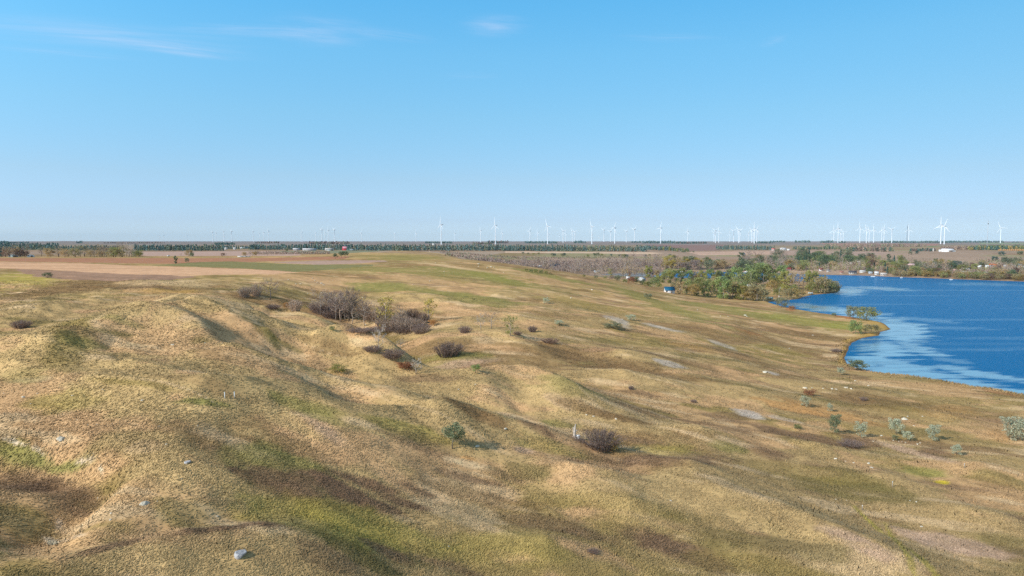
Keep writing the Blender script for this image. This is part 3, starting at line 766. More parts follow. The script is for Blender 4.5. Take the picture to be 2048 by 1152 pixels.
def cirrus(u0, v0, su, sv, rot, strength, scale=(0.7, 1.9), seed=0.0):
    """one wisp: a soft elongated patch of streaky noise on the cloud layer"""
    mp = nt.nodes.new("ShaderNodeMapping")
    mp.vector_type = 'TEXTURE'
    mp.inputs["Location"].default_value = (u0, v0, 0)
    mp.inputs["Rotation"].default_value = (0, 0, math.radians(rot))
    mp.inputs["Scale"].default_value = (su, sv, 1)
    L(cx.outputs[0], mp.inputs[0])
    ln = N(nt, "ShaderNodeVectorMath", operation='LENGTH')
    L(mp.outputs[0], ln.inputs[0])
    fall = N(nt, "ShaderNodeMapRange", interpolation_type='SMOOTHSTEP')
    fall.inputs[1].default_value, fall.inputs[2].default_value = 0.0, 1.0
    fall.inputs[3].default_value, fall.inputs[4].default_value = 1.0, 0.0
    L(ln.outputs["Value"], fall.inputs[0])
    mp2 = nt.nodes.new("ShaderNodeMapping")
    mp2.inputs["Location"].default_value = (seed, seed * 0.7, 0)
    mp2.inputs["Scale"].default_value = (scale[0], scale[1], 1)
    L(mp.outputs[0], mp2.inputs[0])
    nz = N(nt, "ShaderNodeTexNoise", Scale=1.6, Detail=6.0, Roughness=0.6, Distortion=0.35)
    L(mp2.outputs[0], nz.inputs["Vector"])
    rg = N(nt, "ShaderNodeMapRange", interpolation_type='SMOOTHSTEP')
    rg.inputs[1].default_value, rg.inputs[2].default_value = 0.25, 0.85
    L(nz.outputs["Fac"], rg.inputs[0])
    mu = N(nt, "ShaderNodeMath", operation='MULTIPLY')
    L(fall.outputs[0], mu.inputs[0]); L(rg.outputs[0], mu.inputs[1])
    m2 = N(nt, "ShaderNodeMath", operation='MULTIPLY')
    m2.inputs[1].default_value = strength * 0.42
    L(mu.outputs[0], m2.inputs[0])
    return m2


def sky_uv(px, py):
    u, s = ray(px, py)
    return u / s, 1 / s


acc = None
for px, py, rx, ry, rot, st in ((170, 66, 330, 26, 4, .75), (330, 92, 190, 16, 7, .8), (375, 106, 85, 8, 10, .8), (500, 62, 150, 12, 2, .8), (640, 64, 110, 28, 6, .8),
                                (780, 70, 90, 12, 8, .5), (990, 52, 70, 20, 4, .8), (1340, 75, 110, 9, 2, .3), (1547, 82, 24, 12, 0, .4), (120, 105, 160, 9, 5, .4), (940, 152, 60, 8, 0, .25)):
    u0, v0 = sky_uv(px, py)
    ua, va = sky_uv(px + rx, py + rx * math.tan(math.radians(rot)))
    ub, vb = sky_uv(px, py + ry)
    c = cirrus(u0, v0, math.hypot(ua - u0, va - v0) * 1.25, abs(vb - v0) * 1.5, math.degrees(math.atan2(va - v0, ua - u0)), st, seed=px * 0.013)
    if acc is None:
        acc = c
    else:
        ad = N(nt, "ShaderNodeMath", operation='ADD')
        L(acc.outputs[0], ad.inputs[0]); L(c.outputs[0], ad.inputs[1])
        acc = ad
# colour balance of the clear sky by height above the horizon
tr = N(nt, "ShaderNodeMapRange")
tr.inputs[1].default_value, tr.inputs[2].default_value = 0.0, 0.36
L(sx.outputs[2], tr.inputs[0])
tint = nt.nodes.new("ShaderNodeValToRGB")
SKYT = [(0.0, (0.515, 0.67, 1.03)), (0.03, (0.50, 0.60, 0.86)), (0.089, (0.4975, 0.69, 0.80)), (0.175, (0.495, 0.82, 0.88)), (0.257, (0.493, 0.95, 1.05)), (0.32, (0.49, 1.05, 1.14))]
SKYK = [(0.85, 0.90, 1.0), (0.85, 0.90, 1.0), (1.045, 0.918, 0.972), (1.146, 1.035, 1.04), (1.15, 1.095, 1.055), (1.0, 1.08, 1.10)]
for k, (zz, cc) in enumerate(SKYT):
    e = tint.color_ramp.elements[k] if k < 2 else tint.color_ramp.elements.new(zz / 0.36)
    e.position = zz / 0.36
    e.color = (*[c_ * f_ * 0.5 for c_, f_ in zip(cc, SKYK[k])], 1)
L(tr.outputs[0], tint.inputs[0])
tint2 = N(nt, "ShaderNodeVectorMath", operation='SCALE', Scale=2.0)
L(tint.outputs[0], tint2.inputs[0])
hsv = N(nt, "ShaderNodeVectorMath", operation='MULTIPLY')
L(sky.outputs[0], hsv.inputs[0])
# overhead, above the picture, a warm tint added so shadows fill less blue; evener from left to right
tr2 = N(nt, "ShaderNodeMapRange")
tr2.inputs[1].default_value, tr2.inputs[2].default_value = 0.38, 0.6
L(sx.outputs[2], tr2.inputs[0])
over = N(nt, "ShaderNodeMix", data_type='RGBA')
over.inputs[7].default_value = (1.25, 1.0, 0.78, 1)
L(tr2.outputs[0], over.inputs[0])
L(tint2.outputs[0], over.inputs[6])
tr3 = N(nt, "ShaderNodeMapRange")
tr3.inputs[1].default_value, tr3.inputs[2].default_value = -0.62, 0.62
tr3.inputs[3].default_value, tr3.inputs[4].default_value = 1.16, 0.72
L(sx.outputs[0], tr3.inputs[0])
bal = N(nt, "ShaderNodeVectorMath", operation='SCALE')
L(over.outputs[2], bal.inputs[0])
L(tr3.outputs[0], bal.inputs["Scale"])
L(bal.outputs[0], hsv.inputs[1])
mx_ = N(nt, "ShaderNodeMix", data_type='RGBA')
mx_.clamp_factor = True
CLOUD = 5.0
mx_.inputs[7].default_value = (CLOUD * 0.80, CLOUD * 0.88, CLOUD * 1.12, 1)
L(acc.outputs[0], mx_.inputs[0])
L(hsv.outputs[0], mx_.inputs[6])
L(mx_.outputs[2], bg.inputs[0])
L(bg.outputs[0], wo.inputs[0])

sun_d = bpy.data.lights.new("sun", 'SUN')
sun_d.energy = 2.55
sun_d.angle = math.radians(0.53)
sun_d.color = (1.0, 0.95, 0.87)
sun = bpy.data.objects.new("sun", sun_d)
COL.objects.link(sun)
to_sun = Vector((math.sin(SUN_AZ) * math.cos(SUN_EL), math.cos(SUN_AZ) * math.cos(SUN_EL), math.sin(SUN_EL)))
sun.rotation_euler = to_sun.to_track_quat('Z', 'Y').to_euler()
sun.location = (-200, -100, 300)


def haze():
    m, nt, out = new_mat("haze_air")
    v = nt.nodes.new("ShaderNodeVolumePrincipled")
    v.inputs["Color"].default_value = (0.60, 0.82, 1.0, 1)
    v.inputs["Density"].default_value = 2.7e-5
    v.inputs["Anisotropy"].default_value = -0.25
    nt.links.new(v.outputs[0], out.inputs["Volume"])
    x, y0, y1, z0, z1 = 17200, -300, 13900, -5, 185
    V = [(-x, y0, z0), (x, y0, z0), (x, y1, z0), (-x, y1, z0), (-x, y0, z1), (x, y0, z1), (x, y1, z1), (-x, y1, z1)]
    Q = np.array([(0, 3, 2, 1), (4, 5, 6, 7), (0, 1, 5, 4), (1, 2, 6, 5), (2, 3, 7, 6), (3, 0, 4, 7)])
    put("haze", raw_mesh("haze", V, [Q]), m, kind="stuff", label="thin pale haze filling the air over the plain")


haze()
scene.view_settings.view_transform = 'Standard'
scene.view_settings.look = 'None'
scene.view_settings.exposure = 0.58
scene.view_settings.gamma = 1.0
scene.cycles.use_denoising = False
scene.cycles.max_bounces = 5
scene.cycles.diffuse_bounces = 2
scene.cycles.glossy_bounces = 2
scene.cycles.transparent_max_bounces = 8
scene.cycles.volume_bounces = 0


# ----------------------------------------------------------------- shapes for plants and built things
class MB:
    """collects shapes into one mesh"""

    def __init__(self):
        self.v, self.f, self.n = [], {}, 0

    def add(self, V, faces):
        V = np.asarray(V, float)
        self.v.append(V)
        for f in faces:
            f = np.asarray(f, int)
            if f.ndim == 1:
                f = f[None]
            self.f.setdefault(f.shape[1], []).append(f + self.n)
        self.n += len(V)
        return self

    def tube(self, pts, rad, k=6, cap=True):
        pts = np.asarray(pts, float)
        n = len(pts)
        V = []
        for i in range(n):
            d = pts[min(i + 1, n - 1)] - pts[max(i - 1, 0)]
            d = d / (np.linalg.norm(d) + 1e-9)
            a = np.cross(d, [0, 0, 1.0] if abs(d[2]) < 0.9 else [1.0, 0, 0])
            a /= np.linalg.norm(a)
            b = np.cross(d, a)
            for j in range(k):
                t = 2 * math.pi * j / k
                V.append(pts[i] + rad[i] * (math.cos(t) * a + math.sin(t) * b))
        Q = [(i * k + j, i * k + (j + 1) % k, (i + 1) * k + (j + 1) % k, (i + 1) * k + j) for i in range(n - 1) for j in range(k)]
        fs = [np.array(Q)]
        if cap:
            fs += [np.array([list(range(k - 1, -1, -1))]), np.array([[(n - 1) * k + j for j in range(k)]])]
        return self.add(V, fs)

    def box(self, x0, x1, y0, y1, z0, z1):
        V = [(x0, y0, z0), (x1, y0, z0), (x1, y1, z0), (x0, y1, z0), (x0, y0, z1), (x1, y0, z1), (x1, y1, z1), (x0, y1, z1)]
        return self.add(V, [np.array([(0, 3, 2, 1), (4, 5, 6, 7), (0, 1, 5, 4), (1, 2, 6, 5), (2, 3, 7, 6), (3, 0, 4, 7)])])

    def mesh(self, name, smooth=False):
        return raw_mesh(name, np.concatenate(self.v), [np.concatenate(x) for x in self.f.values()], smooth)


def plain_mat(name, rgb, rough=0.7, spec=0.3, noise=0.0, scale=4.0, metal=0.0):
    m, nt, out = new_mat(name)
    b = N(nt, "ShaderNodeBsdfPrincipled", Roughness=rough, Metallic=metal)
    b.inputs["Specular IOR Level"].default_value = spec
    c = tuple(float(t) for t in lin(rgb)) + (1,)
    if noise:
        tc = nt.nodes.new("ShaderNodeTexCoord")
        nz = N(nt, "ShaderNodeTexNoise", Scale=scale, Detail=4.0)
        nt.links.new(tc.outputs["Object"], nz.inputs["Vector"])
        r = N(nt, "ShaderNodeMapRange")
        r.inputs[1].default_value, r.inputs[2].default_value = 0.3, 0.7
        r.inputs[3].default_value, r.inputs[4].default_value = 1 - noise, 1 + noise
        nt.links.new(nz.outputs["Fac"], r.inputs[0])
        vm = N(nt, "ShaderNodeVectorMath", operation='SCALE')
        vm.inputs[0].default_value = c[:3]
        nt.links.new(r.outputs[0], vm.inputs["Scale"])
        nt.links.new(vm.outputs[0], b.inputs["Base Color"])
    else:
        b.inputs["Base Color"].default_value = c
    nt.links.new(b.outputs[0], out.inputs[0])
    return m


def tinted_mat(name, source, spread, translucent=0.0, rough=0.85, up=False):
    """colour from the object (source 'object') or its vertices (source attribute name), varied from leaf to leaf"""
    m, nt, out = new_mat(name)
    L = nt.links.new
    if source == 'object':
        ci = nt.nodes.new("ShaderNodeObjectInfo").outputs["Color"]
    else:
        ci = N(nt, "ShaderNodeVertexColor", layer_name=source).outputs["Color"]
    geo = nt.nodes.new("ShaderNodeNewGeometry")
    r = N(nt, "ShaderNodeMapRange")
    r.inputs[3].default_value, r.inputs[4].default_value = 1 - spread, 1 + spread
    L(geo.outputs["Random Per Island"], r.inputs[0])
    vm = N(nt, "ShaderNodeVectorMath", operation='SCALE')
    L(ci, vm.inputs[0])
    L(r.outputs[0], vm.inputs["Scale"])
    b = N(nt, "ShaderNodeBsdfPrincipled", Roughness=rough)
    b.inputs["Specular IOR Level"].default_value = 0.15
    L(vm.outputs[0], b.inputs["Base Color"])
    if up:                         # matted grass: blades share the slope's own facing
        un = N(nt, "ShaderNodeAttribute", attribute_name="slope_normal")
        mixn = N(nt, "ShaderNodeMix", data_type='VECTOR')
        mixn.inputs[0].default_value = 0.84
        L(geo.outputs["Normal"], mixn.inputs[4])
        L(un.outputs["Vector"], mixn.inputs[5])
        nn = N(nt, "ShaderNodeVectorMath", operation='NORMALIZE')
        L(mixn.outputs[1], nn.inputs[0])
        L(nn.outputs[0], b.inputs["Normal"])
    if translucent:
        t = nt.nodes.new("ShaderNodeBsdfTranslucent")
        L(vm.outputs[0], t.inputs[0])
        mx = nt.nodes.new("ShaderNodeMixShader")
        mx.inputs[0].default_value = translucent
        L(b.outputs[0], mx.inputs[1])
        L(t.outputs[0], mx.inputs[2])
        L(mx.outputs[0], out.inputs[0])
    else:
        L(b.outputs[0], out.inputs[0])
    return m


M_LEAF = tinted_mat("leaves", 'object', 0.4, 0.45)
M_BARK = tinted_mat("bark", 'object', 0.15)
M_TWIG = tinted_mat("twigs", 'object', 0.35, 0.15)
M_GRASS = tinted_mat("grass_blades", 'tint', 0.3, 0.0, 0.95, True)
M_WOOD = tinted_mat("far_wood", 'tint', 0.4, 0.25)


def leaf_quads(rng, pos, size, outward=None, aspect=0.6):
    n = len(pos)
    a = rng.normal(size=(n, 3))
    if outward is not None:
        a = a * 0.7 + outward
    a /= np.linalg.norm(a, axis=1)[:, None]
    t = rng.normal(size=(n, 3))
    t -= (t * a).sum(1)[:, None] * a
    t /= np.linalg.norm(t, axis=1)[:, None]
    b = np.cross(a, t)
    s = size * (0.6 + 0.8 * rng.random(n))[:, None]
    V = np.stack([pos - t * s, pos + b * s * aspect, pos + t * s, pos - b * s * aspect], 1).reshape(-1, 3)
    return V, np.arange(n * 4).reshape(-1, 4)


def twig_tris(rng, start, dirs, length, width):
    n = len(start)
    side = np.cross(dirs, rng.normal(size=(n, 3)))
    side /= np.linalg.norm(side, axis=1)[:, None] + 1e-9
    w = np.asarray(width).reshape(-1, 1) * side
    V = np.stack([start - w, start + w, start + dirs * np.asarray(length).reshape(-1, 1)], 1).reshape(-1, 3)
    return V, np.arange(n * 3).reshape(-1, 3)


def limbs(rng, mb, h, r, nl, spread, lo=0.3, top=0.85):
    """trunk and main limbs of unit-height plants; returns limb tips"""
    tips = []
    wob = rng.normal(size=(5, 2)) * 0.012 * h
    pts = [(wob[i, 0] * i, wob[i, 1] * i, h * top * i / 4) for i in range(5)]
    mb.tube(pts, [r * 1.25, r, r * 0.8, r * 0.55, r * 0.25], 6)
    for k in range(nl):
        t = lo + (top - lo) * (k + 0.5) / nl
        i = min(int(t / top * 4), 3)
        base = np.array(pts[i]) + (np.array(pts[i + 1]) - np.array(pts[i])) * (t / top * 4 - i)
        az = k * 2.4 + rng.random() * 0.9
        ln = spread * (0.75 + 0.5 * rng.random()) * (1.15 - 0.5 * (t - lo))
        mid = base + np.array([math.cos(az) * ln * 0.5, math.sin(az) * ln * 0.5, h * 0.07])
        tip = base + np.array([math.cos(az) * ln, math.sin(az) * ln, h * (0.16 + 0.1 * rng.random())])
        mb.tube([base, mid, tip], [r * 0.55, r * 0.36, r * 0.12], 5)
        tips.append((base, mid, tip))
    return tips


def make_leafy(seed, nleaf, spread, leaf, shape):
    rng = np.random.default_rng(seed)
    tr = MB()
    tips = limbs(rng, tr, 1.0, 0.022, 7, spread * 0.8, 0.25, 0.8)
    clumps = []
    for base, mid, tip in tips:
        clumps.append((tip, spread * (0.38 + 0.2 * rng.random())))
        clumps.append((mid * 0.5 + tip * 0.5 + rng.normal(size=3) * 0.04, spread * (0.26 + 0.16 * rng.random())))
    for _ in range(9):
        zz = rng.uniform(0.35, 0.93)
        if shape == 'tall':
            rr = spread * (0.75 * math.sin(math.pi * min(1, zz * 0.92)) + 0.15)
        elif shape == 'round':
            rr = spread * math.sqrt(max(0.05, 1 - ((zz - 0.52) / 0.5) ** 2))
        else:
            rr = spread * (1.1 - 0.75 * zz)
        az = rng.uniform(0, 2 * math.pi)
        clumps.append((np.array([math.cos(az) * rr * 0.62, math.sin(az) * rr * 0.62, zz]), spread * (0.24 + 0.2 * rng.random())))
    if shape == 'tall':
        for _ in range(6):
            az = rng.uniform(0, 2 * math.pi)
            clumps.append((np.array([math.cos(az) * spread * 0.5, math.sin(az) * spread * 0.5, rng.uniform(0.08, 0.32)]), spread * (0.3 + 0.2 * rng.random())))
    if shape == 'round':
        for _ in range(7):
            az = rng.uniform(0, 2 * math.pi)
            clumps.append((np.array([math.cos(az) * spread * 0.7, math.sin(az) * spread * 0.7, rng.uniform(0.12, 0.3)]), spread * (0.22 + 0.15 * rng.random())))
    C = np.array([c for c, _ in clumps]); R = np.array([r for _, r in clumps])
    k = rng.choice(len(C), nleaf, p=R ** 2 / (R ** 2).sum())
    d = rng.normal(size=(nleaf, 3)); d /= np.linalg.norm(d, axis=1)[:, None]
    pos = C[k] + d * (R[k] * (0.35 + 0.68 * rng.random(nleaf) ** 0.6))[:, None] * np.array([1, 1, 0.85])
    pos[:, 2] = np.clip(pos[:, 2], 0.03, 1.03)
    cr = MB()
    V, q = leaf_quads(rng, pos, leaf, d * 0.8 + np.array([0, 0, 0.3]))
    cr.add(V, [q])
    return tr.mesh("trunk", True), cr.mesh("crown")


def make_conifer(seed, nleaf):
    rng = np.random.default_rng(seed)
    tr = MB().tube([(0, 0, 0), (0.004, 0, 0.5), (0, 0, 0.97)], [0.03, 0.02, 0.004], 6)
    t = rng.random(nleaf) ** 0.8
    z = 0.06 + 0.94 * t
    whorl = 0.75 + 0.25 * np.cos(z * 2 * math.pi * 11)
    R = 0.23 * (1 - t) ** 0.85 * whorl + 0.008
    az = rng.uniform(0, 2 * math.pi, nleaf)
    rr = R * (0.35 + 0.65 * rng.random(nleaf) ** 0.5)
    pos = np.stack([np.cos(az) * rr, np.sin(az) * rr, z - 0.25 * rr], 1)
    V, q = leaf_quads(rng, pos, 0.034, np.stack([np.cos(az), np.sin(az), 0.6 + 0 * az], 1), 0.45)
    return tr.mesh("trunk", True), MB().add(V, [q]).mesh("crown")


def make_bare(seed, spread, ntwig, width):
    rng = np.random.default_rng(seed)
    tr = MB()
    tips = limbs(rng, tr, 1.0, 0.02, 9, spread, 0.22, 0.9)
    st, dr, ln = [], [], []
    second = []
    for base, mid, tip in tips:
        for _ in range(7):
            t = rng.uniform(0.25, 1)
            p = base + (tip - base) * t
            d = (tip - base) / np.linalg.norm(tip - base) * 0.6 + rng.normal(size=3) * 0.55 + np.array([0, 0, 0.55])
            d /= np.linalg.norm(d)
            l = rng.uniform(0.10, 0.24)
            st.append(p); dr.append(d); ln.append(l)
            second.append((p, d, l))
    for k in range(ntwig):
        p, d, l = second[rng.integers(len(second))]
        q = p + d * l * rng.uniform(0.2, 1)
        d2 = d * 0.5 + rng.normal(size=3) * 0.6 + np.array([0, 0, 0.35])
        d2 /= np.linalg.norm(d2)
        st.append(q); dr.append(d2); ln.append(rng.uniform(0.05, 0.13))
    n1 = len(second)
    wd_ = np.concatenate([np.full(n1, width * 1.5), np.full(len(st) - n1, width)])
    V, f = twig_tris(rng, np.array(st), np.array(dr), np.array(ln), wd_)
    V[:, 2] = np.maximum(V[:, 2], 0.02)
    return tr.mesh("trunk", True), MB().add(V, [f]).mesh("crown")


def make_bare_shrub(seed, half, nstem, ntwig, width):
    """many-stemmed leafless bush of unit height; half = half width"""
    rng = np.random.default_rng(seed)
    sm = MB()
    st, dr, ln = [], [], []
    stems = []
    for k in range(nstem):
        az, rr = rng.uniform(0, 2 * math.pi), math.sqrt(rng.random())
        bx, by = math.cos(az) * rr * half * 0.62, math.sin(az) * rr * half * 0.62
        lean = rr * 0.55 + rng.normal() * 0.12
        h = (0.98 - 0.42 * rr ** 2) * rng.uniform(0.8, 1.03)
        tip = np.array([bx + math.cos(az) * lean * half, by + math.sin(az) * lean * half, h])
        mid = np.array([bx + math.cos(az) * lean * half * 0.35, by + math.sin(az) * lean * half * 0.35, h * 0.5])
        sm.tube([(bx, by, -0.03), mid, tip], [width * 1.6, width * 1.1, width * 0.4], 3, False)
        stems.append((np.array([bx, by, 0.0]), mid, tip))
    for k in range(ntwig):
        b, m_, t_ = stems[rng.integers(nstem)]
        t = rng.random() ** 0.7
        p = b + (m_ - b) * (t * 2) if t < 0.5 else m_ + (t_ - m_) * (t * 2 - 1)
        d = (t_ - b) * 0.8 + rng.normal(size=3) * np.array([half, half, 0.5]) * 0.55
        d /= np.linalg.norm(d)
        st.append(p); dr.append(d); ln.append(rng.uniform(0.10, 0.24))
    V, f = twig_tris(rng, np.array(st), np.array(dr), np.array(ln), np.full(len(st), width))
    V[:, 2] = np.maximum(V[:, 2], 0.0)
    return sm.mesh("stems", True), MB().add(V, [f]).mesh("twigs")


PROTO = {
    'tall': [make_leafy(11 + k, 1500, 0.26 + 0.02 * k, 0.030, 'tall') for k in range(4)],
    'round': [make_leafy(31 + k, 1700, 0.46 + 0.03 * k, 0.034, 'round') for k in range(4)],
    'cone': [make_leafy(51 + k, 1500, 0.42 + 0.03 * k, 0.032, 'cone') for k in range(3)],
    'conifer': [make_conifer(71 + k, 1300) for k in range(2)],
    'bare': [make_bare(81 + k, 0.30 + 0.02 * k, 800, 0.0034) for k in range(5)],
    'shrub': [make_bare_shrub(101 + k, 0.95 + 0.1 * k, 150, 3600, 0.0085) for k in range(3)],
    'sparse': [make_leafy(141 + k, 520, 0.30, 0.030, 'tall') for k in range(2)],
    'silver': [make_leafy(121 + k, 2100, 0.44, 0.032, 'round' if k else 'cone') for k in range(3)],
}
TINT = {k: np.minimum(lin(v) * 1.55, 0.6) for k, v in dict(
    green=(124, 130, 84), darkgreen=(98, 110, 80), palegreen=(134, 146, 92), olive=(134, 132, 78), olivelight=(144, 144, 92), yellowgreen=(148, 144, 84),
    yellow=(166, 148, 80), ochre=(154, 132, 82), tanochre=(152, 140, 102), tan=(168, 146, 108), orange=(168, 128, 82), rust=(142, 98, 72), pink=(150, 131, 120),
    bare=(156, 136, 118), barepale=(170, 156, 144), purple=(124, 106, 96), darkpurple=(110, 94, 85), silver=(172, 168, 142), silverdark=(122, 128, 98),
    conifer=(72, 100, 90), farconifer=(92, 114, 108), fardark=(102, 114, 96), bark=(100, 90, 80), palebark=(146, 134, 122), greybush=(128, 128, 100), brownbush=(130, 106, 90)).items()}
count = {}


def plant(name, proto, x, y, h, tint, label, cat, group=None, bark='bark', wide=1.0, rng=random, parts=('trunk', 'crown'), sink=0.0, mats=None, tilt=0.0):
    z = float(height(x, y)) - sink
    o = bpy.data.objects.new(name, None)
    COL.objects.link(o)
    o.empty_display_size = 0.3
    o.location = (x, y, z)
    o.rotation_euler = (tilt, 0, rng.uniform(0, 6.283))
    o.scale = (h * wide, h * wide, h)
    tag(o, label, cat, None, group)
    ms = PROTO[proto][rng.randrange(len(PROTO[proto]))]
    mats = mats or ((M_BARK, M_TWIG) if proto in ('bare', 'shrub') else (M_BARK, M_LEAF))
    jit = 1 + rng.uniform(-0.13, 0.13)
    tc = TINT[tint] * jit
    for pn, me, mt, c in zip(parts, ms, mats, (TINT[bark] if proto != 'shrub' else tc, tc)):
        p = put(pn, me, mt, o)
        p.color = (*[float(t) for t in c], 1)
    return o


def plant_px(name, proto, px, py, hpx, tint, label, cat, group=None, ymin=0, **kw):
    x, y = locate(px, py, 0, ymin)
    if height(x, y) < 0.05:            # fell into the lake: step to the bank behind
        x, y = locate(px, py - 2, 0, ymin)
    return plant(name, proto, x, y, hpx * y / F, tint, label, cat, group, **kw)


SH = ('stems', 'twigs')
rnd = random.Random(5)

# ----------------------------------------------------------------- single shrubs and trees of the prairie
def shrub(px, py, hpx, wpx, tint, label, proto='shrub', name=None, **kw):
    wide = wpx / hpx / (2.0 if proto == 'shrub' else 0.95)
    if proto != 'shrub':
        hpx, wide = hpx * 1.22, wide / 1.22
    nm = name or {'shrub': 'bare_shrub', 'silver': 'silver_shrub'}.get(proto, 'leafy_bush')
    return plant_px(nm, proto, px, py, hpx, tint, label, 'shrub', wide=wide, rng=rnd, parts=SH if proto == 'shrub' else ('trunk', 'crown'), **kw)


shrub(1200, 897, 40, 76, 'darkpurple', "large dense dark leafless shrub beside the white dead stump")
shrub(1222, 898, 17, 40, 'ochre', "low bush with tawny leaves at the right foot of the large dark shrub", 'round')
shrub(896, 712, 29, 66, 'darkpurple', "broad dark leafless shrub on green grass below the ravine")
shrub(905, 897, 40, 42, 'silverdark', "green and silver bush standing alone on the grass mound", 'silver')
shrub(785, 716, 20, 46, 'purple', "dark leafless brush in the gully beside a white trunked tree")
shrub(745, 703, 13, 40, 'purple', "low purple brush further up the gully beside a white trunked tree")
shrub(930, 666, 15, 30, 'purple', "rounded purple brown shrub right of the ravine thicket")
shrub(42, 656, 17, 40, 'purple', "grey purple leafless shrub on the left hillside")
shrub(95, 555, 8, 15, 'darkgreen', "small dark bush at the near edge of the brown field", 'round')
shrub(826, 642, 26, 34, 'brownbush', "red brown shrub at the right end of the ravine thicket")
shrub(866, 651, 9, 20, 'orange', "low orange bush in front of the yellow leaved tree", 'round')
shrub(848, 646, 22, 26, 'purple', "grey brown brush under the yellow leaved tree")
shrub(572, 617, 10, 12, 'orange', "small orange leaved bush at the head of the ravine", 'round')
shrub(590, 622, 24, 32, 'bare', "pale grey leafless shrub at the head of the ravine")
shrub(545, 618, 10, 30, 'purple', "flat purple brush on the ridge left of the small orange bush")
shrub(490, 594, 22, 30, 'bare', "grey leafless shrub on the hillside left of a bare tree")
shrub(512, 592, 26, 22, 'bare', "slim grey leafless shrub touching the left side of a bare tree")
shrub(812, 737, 11, 30, 'rust', "rust coloured low bush beside a pale bare sapling", 'round')
shrub(810, 665, 16, 60, 'darkpurple', "dark matted brush along the front of the ravine thicket")
shrub(765, 662, 10, 70, 'purple', "low purple brush under the grey ravine trees")
shrub(720, 664, 9, 50, 'purple', "low purple brush left of the white stone in the ravine")
shrub(664, 664, 9, 9, 'green', "small bright green bush on the bank below the ravine", 'cone')
shrub(676, 746, 14, 30, 'olive', "olive bush in the fold between two grass spurs", 'round')
shrub(951, 746, 14, 22, 'palegreen', "light green bush among dry grass below the broad dark shrub", 'cone')
shrub(1092, 607, 9, 14, 'silver', "small grey green bush on the upper green slope", 'silver')
shrub(1119, 651, 8, 20, 'silver', "small grey bush left of the dark green low bush", 'silver')
shrub(1225, 657, 10, 34, 'greybush', "dark green low spreading bush in the middle of the slope", 'round')
shrub(1262, 641, 9, 18, 'silver', "silver grey bush beside a bare pale patch on the slope", 'silver')
shrub(1296, 597, 8, 15, 'greybush', "olive grey bush on the slope below the tree clad point", 'round')
shrub(1065, 664, 13, 20, 'purple', "purple brown shrub on the slope right of a green tree")
shrub(1035, 670, 8, 18, 'brownbush', "small rusty shrub just left of a purple brown shrub")
shrub(1100, 686, 11, 34, 'brownbush', "low rusty brown shrub on the mound below the slope")
shrub(1610, 813, 17, 18, 'silver', "silver bush at the left end of the orange grass", 'silver')
shrub(1660, 823, 13, 12, 'silver', "small silver bush in the middle of the orange grass", 'silver')
shrub(1669, 866, 30, 22, 'silverdark', "tall grey green bush below the orange grass", 'silver')
shrub(1722, 874, 25, 22, 'silver', "silver bush just right of the tall grey green bush", 'silver')
shrub(1792, 869, 26, 25, 'silver', "silver bush above two smaller silver bushes", 'silver')
shrub(1790, 881, 9, 11, 'silverdark', "tiny green bush, left one of the pair under a silver bush", 'silver')
shrub(1815, 882, 16, 18, 'silver', "squat silver bush, right one of the pair under a silver bush", 'silver')
shrub(1866, 881, 26, 23, 'silver', "rounded silver white bush standing alone right of the pair", 'silver')
shrub(1913, 909, 16, 21, 'silver', "low pale silver bush beside a strip of dry pink grass", 'silver')
shrub(2034, 880, 35, 52, 'silver', "large silver bush cut by the right edge of the picture", 'silver')
shrub(1716, 741, 17, 32, 'silverdark', "grey green bush on the bank at the near lake bay", 'silver')
shrub(1682, 750, 12, 13, 'silver', "small silver bush inland of the grey green bank bush", 'silver')
shrub(1706, 637, 20, 26, 'greybush', "grey green bush, left of two on the green spit", 'round')
shrub(1734, 641, 22, 34, 'olive', "olive bush, right of two on the green spit", 'round')
shrub(1711, 668, 22, 24, 'palegreen', "feathery pale green bush on the inner side of the spit", 'round')
shrub(1742, 667, 15, 28, 'tanochre', "tan bush near the water on the inner side of the spit", 'round')
shrub(1563, 615, 16, 24, 'greybush', "grey leaved little tree at the water's edge of the small bay", 'round')
shrub(1584, 619, 6, 12, 'orange', "bright orange clump on the shore of the small bay", 'round')
shrub(1595, 858, 8, 14, 'green', "small green bush among brown weeds", 'round')
shrub(1673, 704, 7, 24, 'purple', "reddish low brush behind the shore reeds")
shrub(1186, 1106, 9, 26, 'purple', "small brown weed bush in the near grass")
shrub(1618, 790, 9, 24, 'rust', "rust red weed clump above the orange grass", 'round')
shrub(1727, 801, 8, 14, 'purple', "little purple brown bush right of the rust red clump")
shrub(1387, 805, 7, 13, 'purple', "little dark bush left of the grey sand patch")
shrub(1262, 779, 8, 12, 'purple', "little purple bush on pale dry grass in the middle slope")
shrub(1700, 892, 12, 50, 'purple', "wide wine coloured brush in a strip of brown weeds")
shrub(1668, 632, 5, 9, 'green', "small green bush on the shore left of the spit", 'round')

